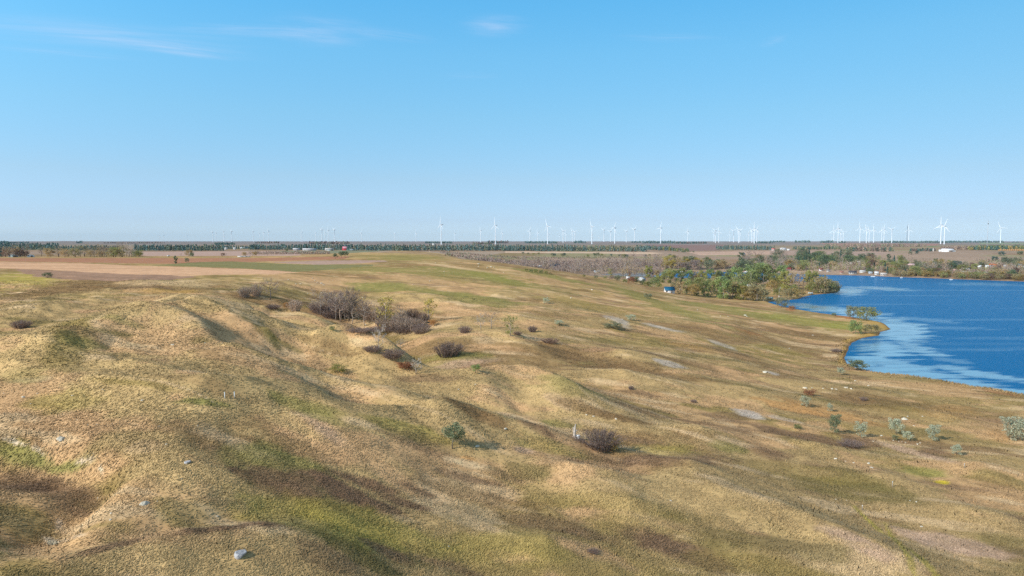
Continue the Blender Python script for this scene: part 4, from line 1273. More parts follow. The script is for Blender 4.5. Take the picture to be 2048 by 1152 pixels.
tree_args = dict(rng=rnd)
plant_px('bare_tree', 'bare', 540, 600, 38, 'bare', "spreading bare tree with a dark shaded hollow beside it", 'tree', wide=1.3, **tree_args)
plant_px('bare_tree', 'bare', 757, 704, 46, 'barepale', "thin white trunked bare tree rising from the gully", 'tree', bark='palebark', wide=0.8, **tree_args)
plant_px('bare_tree', 'bare', 801, 698, 18, 'barepale', "slight pale bare sapling right of the white trunked tree", 'tree', bark='palebark', **tree_args)
plant_px('bare_tree', 'bare', 832, 748, 28, 'barepale', "whitish bare sapling at the mouth of the gully", 'tree', bark='palebark', wide=1.3, **tree_args)
plant_px('bare_tree', 'bare', 647, 616, 30, 'bare', "grey bare tree standing left of the ravine thicket", 'tree', bark='palebark', **tree_args)
plant_px('bare_tree', 'bare', 962, 660, 28, 'barepale', "pale bare tree, left of two on the rise right of the ravine", 'tree', bark='palebark', **tree_args)
plant_px('bare_tree', 'bare', 983, 657, 30, 'bare', "wide grey bare tree, right of two on the rise right of the ravine", 'tree', bark='palebark', wide=1.2, **tree_args)
plant_px('leafy_tree', 'sparse', 1021, 672, 40, 'olive', "thin olive leaved tree with a white trunk on the rise", 'tree', bark='palebark', **tree_args)
plant_px('leafy_tree', 'sparse', 857, 645, 46, 'yellow', "yellow leaved tree standing right of the ravine thicket", 'tree', bark='palebark', wide=1.2, **tree_args)
plant_px('leafy_tree', 'sparse', 772, 655, 62, 'yellow', "bare limbed tree with a yellow top in the ravine thicket", 'tree', bark='palebark', wide=0.9, **tree_args)
plant_px('leafy_tree', 'cone', 683, 515, 12, 'darkgreen', "pair of dark green trees where the field meets the green knoll", 'tree', group='dark trees at the knoll', wide=1.2, **tree_args)
plant_px('leafy_tree', 'cone', 690, 514, 11, 'darkgreen', "pair of dark green trees where the field meets the green knoll", 'tree', group='dark trees at the knoll', wide=1.4, **tree_args)
plant_px('leafy_tree', 'cone', 671, 518, 11, 'darkgreen', "small leaning dark tree left of the pair at the knoll", 'tree', **tree_args)
plant_px('leafy_tree', 'tall', 351, 527, 15, 'darkgreen', "dark upright little tree on the field margin", 'tree', wide=0.9, **tree_args)
plant_px('leafy_tree', 'round', 374, 525, 9, 'greybush', "small bushy tree right of the dark upright tree on the margin", 'tree', **tree_args)

# the thicket in the ravine
for k in range(46):
    t = rnd.random()
    px = 640 + 185 * t + rnd.uniform(-10, 10)
    back = rnd.random()
    py = 634 + 36 * t - 26 * back * (0.5 + 0.5 * t)
    hp = rnd.uniform(28, 52) * (0.7 + 0.3 * math.sin(math.pi * min(1, 0.2 + t)))
    plant_px('bare_tree', 'bare', px, py, hp, rnd.choice(['bare', 'bare', 'pink', 'purple']), "grey bare tree among the leafless thicket in the ravine", 'tree',
             'bare trees of the ravine thicket', bark=rnd.choice(['palebark', 'bark', 'bare']), wide=rnd.uniform(0.75, 1.1), **tree_args)
for k in range(20):
    t = rnd.random()
    plant_px('bare_shrub', 'shrub', 625 + 225 * t, 630 + 40 * t - rnd.uniform(0, 14), rnd.uniform(12, 22), rnd.choice(['purple', 'bare', 'bare']),
             "leafless brush under the grey trees of the ravine thicket", 'shrub', 'brush of the ravine thicket', wide=rnd.uniform(0.7, 1.2), parts=SH, rng=rnd)

# the wooded point
POINT = [(1308, 575, 22, 'darkgreen', 'round'), (1318, 574, 26, 'yellowgreen', 'tall'), (1299, 573, 11, 'darkgreen', 'round'), (1350, 582, 20, 'rust', 'round'), (1360, 588, 28, 'pink', 'tall'),
         (1372, 588, 30, 'green', 'tall'), (1384, 591, 24, 'ochre', 'round'), (1396, 591, 30, 'olive', 'tall'), (1409, 593, 32, 'darkgreen', 'tall'), (1421, 593, 36, 'green', 'tall'),
         (1436, 595, 42, 'olivelight', 'tall'), (1446, 597, 46, 'palegreen', 'tall'), (1456, 598, 38, 'green', 'tall'), (1466, 598, 36, 'tan', 'tall'), (1475, 599, 32, 'yellowgreen', 'tall'),
         (1487, 600, 30, 'olive', 'tall'), (1500, 601, 30, 'ochre', 'round'), (1514, 602, 36, 'tanochre', 'round'), (1527, 602, 25, 'tanochre', 'round'),
         (1341, 566, 30, 'yellowgreen', 'tall'), (1352, 567, 30, 'green', 'tall'), (1365, 567, 33, 'olivelight', 'tall'), (1378, 567, 29, 'palegreen', 'tall'), (1392, 567, 26, 'tan', 'round'),
         (1404, 569, 30, 'yellow', 'tall'), (1419, 567, 31, 'green', 'tall'), (1432, 569, 30, 'yellowgreen', 'tall'), (1446, 569, 30, 'green', 'round'), (1460, 569, 33, 'green', 'tall'),
         (1473, 571, 40, 'green', 'tall'), (1487, 573, 30, 'green', 'round'), (1500, 573, 30, 'darkgreen', 'round'), (1512, 571, 46, 'green', 'round'), (1526, 573, 48, 'green', 'round'),
         (1538, 573, 43, 'olive', 'tall'), (1550, 576, 30, 'olive', 'round'), (1560, 573, 44, 'palegreen', 'tall'), (1570, 579, 39, 'yellow', 'tall'), (1578, 577, 30, 'ochre', 'round'),
         (1588, 581, 37, 'pink', 'bare'), (1598, 581, 38, 'pink', 'bare'), (1606, 582, 37, 'bare', 'bare'), (1614, 583, 35, 'pink', 'bare'), (1621, 583, 45, 'yellowgreen', 'tall'),
         (1632, 584, 38, 'olive', 'round'), (1641, 586, 34, 'tan', 'round'), (1650, 586, 29, 'olive', 'round'), (1660, 586, 28, 'tanochre', 'round'), (1667, 585, 24, 'orange', 'round'), (1672, 584, 17, 'rust', 'round'),
         (1553, 592, 18, 'olive', 'round'), (1574, 597, 21, 'tanochre', 'round'), (1588, 597, 22, 'ochre', 'round'), (1600, 595, 17, 'orange', 'round'),
         (1328, 566, 24, 'olive', 'tall'), (1334, 560, 22, 'green', 'round'), (1388, 580, 26, 'green', 'round'), (1430, 582, 30, 'tan', 'tall'), (1403, 582, 26, 'olive', 'round'), (1480, 588, 30, 'green', 'round'), (1465, 585, 32, 'olivelight', 'tall'),
         (1545, 583, 24, 'ochre', 'round'), (1585, 588, 20, 'olive', 'round'), (1625, 586, 22, 'olive', 'round')]
COLWORD = dict(darkgreen='dark green', yellowgreen='yellow green', rust='rust red', pink='leafless pinkish', green='green', ochre='ochre', olive='olive', olivelight='light olive', palegreen='pale green',
               tan='tan', tanochre='tan and ochre', yellow='yellow', orange='orange', bare='leafless grey', purple='leafless purple', conifer='dark evergreen', brownbush='red brown', greybush='grey green')
for px, py, hp, tint, pr in POINT:
    hp *= 0.93
    tint = {'darkgreen': 'green', 'green': rnd.choice(['olivelight', 'green', 'olivelight', 'palegreen']), 'orange': 'ochre', 'yellow': 'yellowgreen', 'rust': 'tanochre', 'pink': 'tan'}.get(tint, tint)
    bare = pr == 'bare'
    plant_px('bare_tree' if bare else 'leafy_tree', pr, px, py, hp, tint, f"{COLWORD[tint]} tree on the wooded point reaching into the lake", 'tree', 'trees on the wooded point',
             ymin=380, bark='palebark' if rnd.random() < 0.5 else 'bark', wide=rnd.uniform(0.95, 1.2), **tree_args)
# brush and trees along the rim above the valley
for px, py, hp, tint, pr in [(1052, 543, 6, 'olive', 'round'), (1062, 545, 7, 'green', 'round'), (1072, 546, 8, 'olive', 'round'), (1082, 547, 7, 'green', 'round'), (1092, 548, 6, 'olive', 'round'), (1100, 549, 6, 'tan', 'round'),
                             (1168, 554, 5, 'olive', 'round'), (1192, 557, 6, 'greybush', 'round'), (1222, 560, 9, 'bare', 'round'), (1234, 562, 11, 'greybush', 'round'), (1210, 558, 5, 'olive', 'round'),
                             (1250, 566, 8, 'olive', 'round'), (1262, 567, 13, 'rust', 'round'), (1272, 568, 13, 'darkgreen', 'cone'), (1284, 570, 10, 'darkgreen', 'round'), (1292, 572, 9, 'olive', 'round'),
                             (1222, 553, 16, 'yellowgreen', 'tall'), (1296, 556, 24, 'yellowgreen', 'tall'), (1258, 553, 15, 'orange', 'tall'), (1303, 556, 18, 'pink', 'tall'), (1314, 558, 18, 'tan', 'tall')]:
    plant_px('leafy_tree' if hp > 11 else 'leafy_bush', pr, px, py, hp, tint, f"{COLWORD[tint]} {'tree' if hp > 11 else 'bush'} along the rim above the valley", 'tree' if hp > 11 else 'shrub', 'trees and bushes on the valley rim', ymin=300, wide=1.2, **tree_args)

# bare wood in the side valley behind the rim
for k in range(150):
    t = rnd.random()
    px = 1028 + 330 * t ** 0.9
    D = rnd.uniform(880, 1130) - 40 * t
    x = (px - W / 2) / F * D
    if poly_sd(LAKE, np.array([x]), np.array([D]))[0] < 4:
        D = rnd.uniform(1040, 1180)
        x = (px - W / 2) / F * D
    h = rnd.uniform(8, 14)
    tint = rnd.choice(['bare', 'pink', 'pink', 'bare', 'purple', 'tan'])
    plant('bare_tree', 'bare', x, D, h, tint, "bare tree of the grey wood in the side valley", 'tree', 'bare trees in the side valley', bark=rnd.choice(['palebark', 'palebark', 'bark']), wide=rnd.uniform(0.8, 1.1), rng=rnd)
for k in range(22):                                   # screen of bare trees on the near bank of the lake arm
    px = rnd.uniform(1212, 1345)
    D = rnd.uniform(835, 872)
    plant('bare_tree', 'bare', (px - W / 2) / F * D, D, rnd.uniform(8, 12), rnd.choice(['bare', 'pink', 'tan']), "bare tree of the grey wood in the side valley", 'tree', 'bare trees in the side valley', bark=rnd.choice(['palebark', 'bark']), wide=rnd.uniform(0.9, 1.2), rng=rnd)
for k in range(34):
    px = rnd.uniform(1330, 1450)
    D = rnd.uniform(1035, 1130)
    x = (px - W / 2) / F * D
    tint = rnd.choice(['greybush', 'darkgreen', 'olive', 'green', 'yellow', 'pink', 'tan'])
    plant('leafy_tree', rnd.choice(['round', 'tall']), x, D, rnd.uniform(8, 15), tint, f"{COLWORD[tint]} tree on the far bank of the lake arm", 'tree', 'trees on the far bank of the lake arm', wide=1.2, rng=rnd)

# the far shore
far_sh = [(1360, 544), (1430, 543.5), (1500, 544.5), (1545, 546), (1600, 548), (1660, 550), (1720, 551), (1780, 553.5), (1850, 556), (1930, 559), (2000, 561.5), (2048, 563), (2140, 566)]


def shore_y(px):
    return float(np.interp(px, [p[0] for p in far_sh], [p[1] for p in far_sh]))


for k in range(105):                                   # bushes on the waterline
    px = rnd.uniform(1788, 2085)
    tint = rnd.choice(['tanochre', 'olive', 'ochre', 'tan', 'olivelight', 'brownbush', 'tanochre'])
    plant_px('leafy_bush', 'round', px, shore_y(px) - rnd.uniform(1.0, 5.5), rnd.uniform(7, 13), tint, f"{COLWORD[tint]} bush on the waterline of the far shore", 'shrub', 'bushes on the far waterline', ymin=600, wide=rnd.uniform(1.1, 1.5), rng=rnd)
COTTAGES = [(1642, 541.5), (1656.5, 543.5), (1683, 546.5), (1705, 548), (1725, 545), (1753, 549.5), (1741, 547.5), (1767, 550.5), (1701.5, 529), (1718, 527), (1579, 540.5), (1819.5, 533.5), (1933, 531.5), (1932, 541.5), (1933.5, 547),
            (1959, 537), (1976, 535.5), (1986, 532), (2010, 534), (1972.5, 547.5), (2037, 533.5), (1910, 543)]
for k in range(300):
    px = rnd.uniform(1480, 2090)
    up = rnd.random()
    lim = np.interp(px, [1480, 1600, 1700, 1760, 1850, 1950, 2050], [22, 30, 34, 30, 24, 22, 28])
    py = shore_y(px) - 4 - lim * up ** 1.2
    if any(abs(px - cx_) < 9 and 0 < py - cy_ + 1 < 16 for cx_, cy_ in COTTAGES):
        continue
    left = px < 1590
    if py < 532 and 1590 < px < 1735:
        tint = rnd.choice(['darkgreen', 'green', 'conifer', 'darkgreen', 'greybush'])
    elif left:
        tint = rnd.choice(['purple', 'pink', 'bare', 'bare', 'greybush', 'darkgreen', 'ochre'])
    else:
        tint = rnd.choice(['pink', 'bare', 'bare', 'tan', 'tan', 'darkgreen', 'greybush', 'olive', 'ochre', 'conifer', 'olivelight', 'brownbush'])
    pr = 'bare' if tint in ('pink', 'bare', 'purple') else ('conifer' if tint == 'conifer' else rnd.choice(['round', 'round', 'tall']))
    hp = rnd.uniform(10, 19) * (1.15 if pr == 'bare' else 0.95)
    nm = {'bare': 'bare_tree', 'conifer': 'conifer_tree'}.get(pr, 'leafy_tree')
    plant_px(nm, pr, px, py, hp, tint, f"{COLWORD[tint]} tree among the cottages of the far shore", 'tree', 'trees of the far shore', ymin=600, bark=rnd.choice(['bark', 'palebark']), wide=rnd.uniform(1.0, 1.35) if pr != 'conifer' else 1, rng=rnd)
for px, py, hp, tint in [(1485, 541, 18, 'darkgreen'), (1492, 541, 19, 'greybush'), (1478, 541, 15, 'greybush'), (1505, 541, 14, 'greybush')]:
    plant_px('leafy_tree', 'round', px, py, hp, tint, "dark green tree of the small grove behind the white docks", 'tree', 'grove behind the white docks', ymin=600, wide=1.3, rng=rnd)
for px, py, hp in [(1778, 531, 10), (2010, 528, 12), (2035, 527, 13), (1990, 522, 9), (1963, 534, 10), (1820, 509, 6), (1834, 508, 6), (2003, 511, 8), (2040, 510, 8), (1915, 538, 16), (1905, 541, 15), (1925, 538, 14)]:
    plant_px('leafy_tree', 'round', px, py, hp, rnd.choice(['darkgreen', 'conifer', 'greybush']), "dark green tree on the slope of the far shore", 'tree', 'dark trees on the far slope', ymin=600, wide=1.3, rng=rnd)
for px, py, hp in [(1105, 512, 6), (1109, 512, 5), (1124, 512, 5), (1129, 512, 6), (1176, 514, 5), (1190, 512, 6), (1196, 511, 6), (1203, 512, 5), (1222, 512, 4), (1238, 513, 4), (1247, 515, 7), (1253, 515, 6),
                   (1046, 508, 4), (1056, 509, 4), (1067, 510, 4), (1077, 509, 4), (1299, 512, 4), (1292, 513, 4), (1340, 513, 5), (1366, 505, 3), (1387, 505, 3)]:
    plant_px('leafy_bush', 'round', px, py, hp, rnd.choice(['darkgreen', 'greybush', 'conifer', 'olive']), "dark bush dotted on the dry slope beyond the valley", 'shrub', 'bushes dotted beyond the valley', ymin=1000, wide=1.2, rng=rnd)

# farmstead trees on the left
for k in range(44):
    px = rnd.choice([rnd.uniform(-20, 55), rnd.uniform(70, 275), rnd.uniform(90, 275)])
    tint = rnd.choice(['bare', 'pink', 'pink', 'tan', 'brownbush', 'tanochre'])
    plant_px('bare_tree', 'bare', px, 514.6 - rnd.uniform(0, 2.2), rnd.uniform(13, 21), tint, "brownish bare tree of the farmstead grove behind the ploughed field", 'tree', 'bare trees of the left farmstead grove', ymin=500,
             wide=rnd.uniform(1.1, 1.5), bark='bark', rng=rnd)
for px, hp, tint in [(222, 17, 'tanochre'), (232, 19, 'olivelight'), (240, 20, 'tanochre'), (272, 14, 'greybush'), (278, 13, 'olive'), (100, 17, 'tan'), (130, 16, 'tan'), (150, 17, 'tanochre'), (180, 14, 'tan'), (200, 13, 'tan'), (12, 14, 'brownbush'), (40, 15, 'brownbush'), (50, 13, 'brownbush')]:
    plant_px('leafy_tree', 'round', px, 514.2, hp, tint, f"{COLWORD[tint]} leafy tree in the farmstead grove behind the ploughed field", 'tree', 'leafy trees of the left farmstead grove', ymin=500, wide=1.15, rng=rnd)
plant_px('conifer_tree', 'conifer', 2, 514, 18, 'conifer', "dark spruce at the left edge of the picture", 'tree', ymin=500, wide=1.2, rng=rnd)
plant_px('conifer_tree', 'conifer', 41, 513, 24, 'conifer', "tall slim spruce above the left farmstead", 'tree', ymin=500, wide=1.0, rng=rnd)
plant_px('bare_tree', 'bare', 258, 515, 25, 'barepale', "big whitened dead tree at the right end of the farmstead grove", 'tree', ymin=500, bark='palebark', wide=1.3, rng=rnd)
plant_px('bare_tree', 'bare', 245, 514, 27, 'bare', "tallest grey bare tree of the farmstead grove", 'tree', ymin=500, wide=1.2, rng=rnd)
for px, py, hp, tint in [(378, 513, 13, 'tan'), (384, 513.5, 8, 'darkgreen'), (362, 512, 5, 'pink'), (446, 513, 7, 'brownbush'), (452, 513, 6, 'pink'), (488, 513, 9, 'tan'), (500, 512, 8, 'pink'), (509, 512, 9, 'tan'), (535, 512, 8, 'bare'), (636, 510, 9, 'bare'), (652, 509, 9, 'bare'), (620, 510, 7, 'pink'), (668, 502, 12, 'pink'), (573, 503, 7, 'greybush')]:
    plant_px('bare_tree' if tint in ('pink', 'bare') else 'leafy_tree', 'bare' if tint in ('pink', 'bare') else 'round', px, py, hp, tint, f"small {COLWORD[tint]} tree beyond the ploughed fields", 'tree', 'small trees beyond the ploughed fields', ymin=500, wide=1.1, rng=rnd)


# ----------------------------------------------------------------- far woods that read as one mass
def wood(name, segs, label, leaf=1.4):
    """segs: (px0, px1, base py left, base py right, height px, tint list, kind)"""
    rng = np.random.default_rng(len(segs) * 7 + int(segs[0][0]))
    allV, allC = [], []
    for px0, px1, b0, b1, hp, tints, kind in segs:
        n = int(abs(px1 - px0) / 2.0)
        for i in range(n):
            t = (i + rng.random()) / n
            px = px0 + (px1 - px0) * t
            py = b0 + (b1 - b0) * t - rng.random() * 0.5
            x, y = locate(px, py, 0, 700)
            y += rng.uniform(0, 40)
            x = (px - W / 2) / F * y
            z = float(height(x, y))
            if z < 0.4:
                continue
            h = hp * y / F * rng.uniform(0.72, 1.08)
            m = 46
            tt = rng.random(m)
            if kind == 'cone':
                r = h * 0.30 * (1.05 - tt) * np.sqrt(rng.random(m))
            else:
                r = h * 0.38 * np.sqrt(np.maximum(0.05, 1 - (2 * tt - 0.95) ** 2)) * np.sqrt(rng.random(m))
            az = rng.uniform(0, 6.283, m)
            pos = np.stack([x + np.cos(az) * r, y + np.sin(az) * r, z + h * (0.03 + 0.97 * tt)], 1)
            V, _ = leaf_quads(rng, pos, leaf * (h / 12) ** 0.5, np.stack([np.cos(az), np.sin(az), 0.4 + 0 * az], 1))
            allV.append(V)
            c = TINT[tints[rng.integers(len(tints))]] * rng.uniform(0.85, 1.15)
            allC.append(np.repeat(c[None], len(V), 0))
    V = np.concatenate(allV)
    me = raw_mesh(name, V, [np.arange(len(V)).reshape(-1, 4)])
    add_colors(me, np.concatenate(allC))
    put(name, me, M_WOOD, label=label, kind="stuff")


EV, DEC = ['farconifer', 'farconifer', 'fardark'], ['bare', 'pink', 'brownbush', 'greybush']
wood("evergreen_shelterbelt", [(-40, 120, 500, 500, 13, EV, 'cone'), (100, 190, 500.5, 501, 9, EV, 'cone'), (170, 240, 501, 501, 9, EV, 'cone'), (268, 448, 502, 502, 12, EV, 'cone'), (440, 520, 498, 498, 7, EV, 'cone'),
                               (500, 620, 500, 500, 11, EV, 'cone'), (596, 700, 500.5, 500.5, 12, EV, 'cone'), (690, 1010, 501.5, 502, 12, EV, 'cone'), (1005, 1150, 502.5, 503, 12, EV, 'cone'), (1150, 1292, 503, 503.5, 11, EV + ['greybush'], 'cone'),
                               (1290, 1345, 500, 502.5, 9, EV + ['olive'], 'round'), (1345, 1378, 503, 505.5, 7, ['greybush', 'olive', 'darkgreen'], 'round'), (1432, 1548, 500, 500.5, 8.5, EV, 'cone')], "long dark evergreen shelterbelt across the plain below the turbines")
wood("mixed_shelterbelt", [(1585, 1680, 499.5, 499.5, 6, ['darkgreen', 'greybush', 'conifer'], 'round'), (1690, 1785, 503, 504, 8, ['purple', 'conifer', 'greybush', 'bare'], 'round'), (1820, 1870, 503.5, 503.5, 6, ['conifer', 'purple'], 'round'),
                           (1650, 1850, 494, 494, 6, ['greybush', 'bare', 'pink'], 'round'), (1880, 1960, 499, 500, 7, ['bare', 'purple', 'pink'], 'round'), (1935, 2110, 500.5, 500.5, 8, ['olive', 'darkgreen', 'conifer', 'ochre'], 'round'), (1950, 2110, 495, 495, 5, ['greybush', 'darkgreen'], 'round')],
     "mixed dark and leafless shelterbelt beyond the right shore")
wood("distant_woodland", [(-40, 20, 487, 487, 5, EV, 'round'), (0, 60, 487, 487, 3, EV, 'round'), (155, 166, 487, 487, 5, EV, 'cone'), (210, 330, 487, 487, 2.4, DEC, 'round'), (430, 470, 490, 490, 4.5, EV, 'round'), (850, 905, 487, 487, 4, EV, 'round'),
                          (975, 1016, 487, 487, 5.5, ['conifer', 'purple'], 'round'), (945, 985, 489, 489, 4, ['purple', 'greybush'], 'round'), (1050, 1115, 487, 487, 4.5, EV, 'round'), (1148, 1172, 486.5, 486.5, 4.5, EV, 'round'), (1262, 1282, 486, 486, 3.5, EV, 'round'), (1285, 1350, 487, 487, 5, EV, 'round'),
                          (1350, 1412, 487.5, 487.5, 4, ['purple', 'conifer'], 'round'), (1508, 1545, 487, 487, 4, EV, 'round'), (1538, 1570, 485, 485, 3.5, EV, 'round'), (1588, 1620, 485.5, 485.5, 4.5, EV, 'round'), (1640, 1666, 486, 486, 5, EV, 'round'), (1672, 1690, 486.5, 486.5, 4, EV, 'round'),
                          (1760, 1842, 486, 486, 4, EV, 'round'), (1842, 1905, 486, 486, 4.2, EV, 'round'), (1890, 2005, 485.5, 485.5, 4, EV, 'round'), (2022, 2036, 485.5, 485.5, 2.5, EV, 'round'), (512, 560, 487, 487, 4, DEC, 'round'), (620, 700, 488, 488, 5, DEC, 'round')],
     "broken dark lines of distant trees along the horizon", leaf=2.4)
wood("hillside_brush", [(890, 1040, 512, 527, 5, DEC, 'round'), (880, 1040, 506, 519, 3.5, DEC, 'round'), (500, 660, 509.5, 508.5, 6, ['bare', 'pink', 'bare'], 'round'), (930, 1040, 519, 533, 6, ['bare', 'pink', 'purple'], 'round'), (1030, 1260, 519, 517, 3, DEC, 'round'), (1030, 1330, 541, 546, 8, ['bare', 'pink', 'purple'], 'round'), (1040, 1340, 534, 538, 8, ['bare', 'pink', 'purple'], 'round'), (1040, 1340, 528, 531, 7, ['bare', 'pink', 'purple'], 'round')],
     "grey leafless brush on the hillside behind the green knoll", leaf=1.0)

SHB = ['brownbush', 'tanochre', 'bare', 'pink', 'olive', 'greybush', 'bare']
wood("far_shore_brush", [(1480, 1790, 539, 544, 9, SHB, 'round'), (1480, 1790, 531, 536, 9, SHB, 'round'), (1560, 1760, 519, 520, 7, ['green', 'darkgreen', 'greybush', 'bare'], 'round'), (1480, 1600, 525, 527, 8, ['purple', 'bare', 'pink'], 'round'), (1560, 1760, 524, 525, 8, ['green', 'darkgreen', 'greybush'], 'round'), (1782, 2110, 550, 558, 7, SHB, 'round'),
                         (1782, 2110, 544, 551, 7, SHB, 'round'), (1782, 2110, 538, 544, 6, SHB, 'round'), (1800, 2110, 532, 536, 5, SHB, 'round'), (1950, 2110, 524, 527, 5, SHB, 'round'), (1330, 1480, 535, 538, 7, SHB, 'round'), (1280, 1450, 528, 530, 6, SHB, 'round')],
     "dense brown and olive brush between the cottages of the far shore", leaf=0.9)


# ----------------------------------------------------------------- grass of the near prairie, and reeds along the shore
def grass(n, name, label):
    rng = np.random.default_rng(77)
    u = rng.uniform(-0.98, 0.98, n)
    l = rng.uniform(math.log(44), math.log(330), n)
    y = np.exp(l); x = u * y
    sd = bil(SD, -UMAX, UMAX, LN[0], LN[-1], u, l)
    ok = sd > 0.6
    x, y, sd = x[ok], y[ok], sd[ok]
    dens = vnoise(x / 3.1, y / 3.1, 411) * 0.6 + vnoise(x / 11, y / 11, 412) * 0.4
    ok = rng.random(len(x)) < sstep(0.15, 0.6, dens) + 0.15
    x, y, sd = x[ok], y[ok], sd[ok]
    m = len(x)
    z = height(x, y)
    c = gcol(x, y) * rng.uniform(0.92, 1.14, m)[:, None]
    tall = vnoise(x / 7, y / 7, 415)
    dark = np.clip((0.14 - c.mean(1)) / 0.08, 0, 1)             # weeds stand taller than the dry grass
    reed = sstep(7, 2, sd) * (y < 320)
    h = rng.uniform(0.05, 0.13, m) * (0.6 + 0.7 * tall) * (1 + 0.8 * dark) + reed * rng.uniform(0.2, 0.7, m)
    w = rng.uniform(0.04, 0.09, m) * (0.8 + y / 150)
    Vs = []
    for k in range(2):
        a = rng.normal(0.45, 0.9, m)                             # lie of the grass, bent mostly one way by the wind
        dx, dy = -np.sin(a), np.cos(a)
        lean = rng.uniform(1.6, 3.4, m) * np.minimum(h, 0.2)
        ox, oy = rng.normal(0, 0.14, m), rng.normal(0, 0.14, m)
        zb = height(x + ox, y + oy)
        zt = height(x + ox + np.cos(a) * lean, y + oy + np.sin(a) * lean)
        Vs.append(np.stack([np.stack([x + ox - dx * w, y + oy - dy * w, zb + 0.02], 1), np.stack([x + ox + dx * w, y + oy + dy * w, zb + 0.02], 1),
                            np.stack([x + ox + np.cos(a) * lean, y + oy + np.sin(a) * lean, zt + h], 1)], 1))
    # upright dead weeds and taller stems where the ground is brown or green, thin on the dry hills
    pick = np.nonzero((rng.random(m) < 0.05 + 0.5 * dark) & (y < 240))[0]
    xw, yw = x[pick] + rng.normal(0, 0.2, len(pick)), y[pick] + rng.normal(0, 0.2, len(pick))
    zw = height(xw, yw)
    hw = rng.uniform(0.22, 0.6, len(pick)) * (0.6 + 0.6 * tall[pick])
    ww = rng.uniform(0.02, 0.06, len(pick)) * (0.8 + yw / 150)
    aw = rng.uniform(0, 6.283, len(pick))
    sx_, sy_ = rng.normal(0, 0.12, len(pick)), rng.normal(0, 0.12, len(pick))
    Vw = np.stack([np.stack([xw - np.cos(aw) * ww, yw - np.sin(aw) * ww, zw], 1), np.stack([xw + np.cos(aw) * ww, yw + np.sin(aw) * ww, zw], 1), np.stack([xw + sx_, yw + sy_, zw + hw], 1)], 1)
    cw = c[pick] * rng.uniform(0.85, 1.25, len(pick))[:, None]
    V = np.concatenate(Vs + [Vw]).reshape(-1, 3)
    me = raw_mesh(name, V, [np.arange(len(V)).reshape(-1, 3)])
    add_colors(me, np.repeat(np.concatenate([c, c, cw]), 3, 0))
    ln_ = land_normal(x, y)
    nv = np.repeat(np.concatenate([ln_, ln_, ln_[pick]]), 3, 0).astype(np.float32)
    at = me.attributes.new('slope_normal', 'FLOAT_VECTOR', 'POINT')
    at.data.foreach_set('vector', nv.ravel())
    put(name, me, M_GRASS, label=label, kind="stuff")


grass(620000, "prairie_grass", "dry and green grass tufts and weeds covering the near hills")


# ----------------------------------------------------------------- stones
def rock_mesh(seed, flat, blocky):
    rng = np.random.default_rng(seed)
    import bmesh
    bm = bmesh.new()
    bmesh.ops.create_icosphere(bm, subdivisions=3, radius=1.0)
    for v in bm.verts:
        p = np.array(v.co)
        for k in range(9):
            r2 = np.random.default_rng(seed * 31 + k)
            n = r2.normal(size=3); n /= np.linalg.norm(n)
            lim = r2.uniform(blocky, 1.0)
            d = p @ n
            if d > lim:
                p = p - n * (d - lim) * 0.92
        f = 1 + 0.05 * math.sin(p[0] * 7 + seed) * math.cos(p[1] * 6 - seed)
        v.co = Vector(p * f * np.array([1, 0.85, flat]))
    me = bpy.data.meshes.new("boulder")
    bm.to_mesh(me)
    bm.free()
    return me


def stone_mat():
    m, nt, out = new_mat("stone")
    L = nt.links.new
    b = N(nt, "ShaderNodeBsdfPrincipled", Roughness=0.9)
    b.inputs["Specular IOR Level"].default_value = 0.2
    oi = nt.nodes.new("ShaderNodeObjectInfo")
    tc = nt.nodes.new("ShaderNodeTexCoord")
    nz = N(nt, "ShaderNodeTexNoise", Scale=2.6, Detail=7.0, Roughness=0.7)
    L(tc.outputs["Object"], nz.inputs["Vector"])
    r = N(nt, "ShaderNodeMapRange")
    r.inputs[1].default_value, r.inputs[2].default_value = 0.3, 0.7
    r.inputs[3].default_value, r.inputs[4].default_value = 0.66, 1.2
    L(nz.outputs["Fac"], r.inputs[0])
    vm = N(nt, "ShaderNodeVectorMath", operation='SCALE')
    L(oi.outputs["Color"], vm.inputs[0]); L(r.outputs[0], vm.inputs["Scale"])
    L(vm.outputs[0], b.inputs["Base Color"])
    bp = N(nt, "ShaderNodeBump", Strength=0.6, Distance=0.15)
    L(nz.outputs["Fac"], bp.inputs["Height"]); L(bp.outputs[0], b.inputs["Normal"])
    L(b.outputs[0], out.inputs[0])
    return m


M_STONE = stone_mat()
ROCKS = [rock_mesh(3 + k, (0.62, 0.8, 0.45, 0.7)[k], (0.55, 0.45, 0.6, 0.5)[k]) for k in range(4)]
WARM, COOL = (232, 220, 196), (206, 202, 200)


def rock(px, py, wpx, label, group=None, colr=WARM, kind=None, asp=1.0, name='boulder'):
    x, y = locate(px, py)
    s = wpx * y / F / 2
    k = rnd.randrange(4) if kind is None else kind
    o = put(name, ROCKS[k], M_STONE)
    o.location = (x, y, float(height(x, y)) + s * 0.12 * asp)
    o.rotation_euler = (rnd.uniform(-.1, .1), rnd.uniform(-.1, .1), rnd.uniform(0, 6.28))
    o.scale = (s, s * rnd.uniform(0.85, 1.1), s * asp)
    o.color = (*[float(t) for t in lin(colr) * rnd.uniform(0.85, 1.05)], 1)
    tag(o, label, "stone", None, group)
    return o


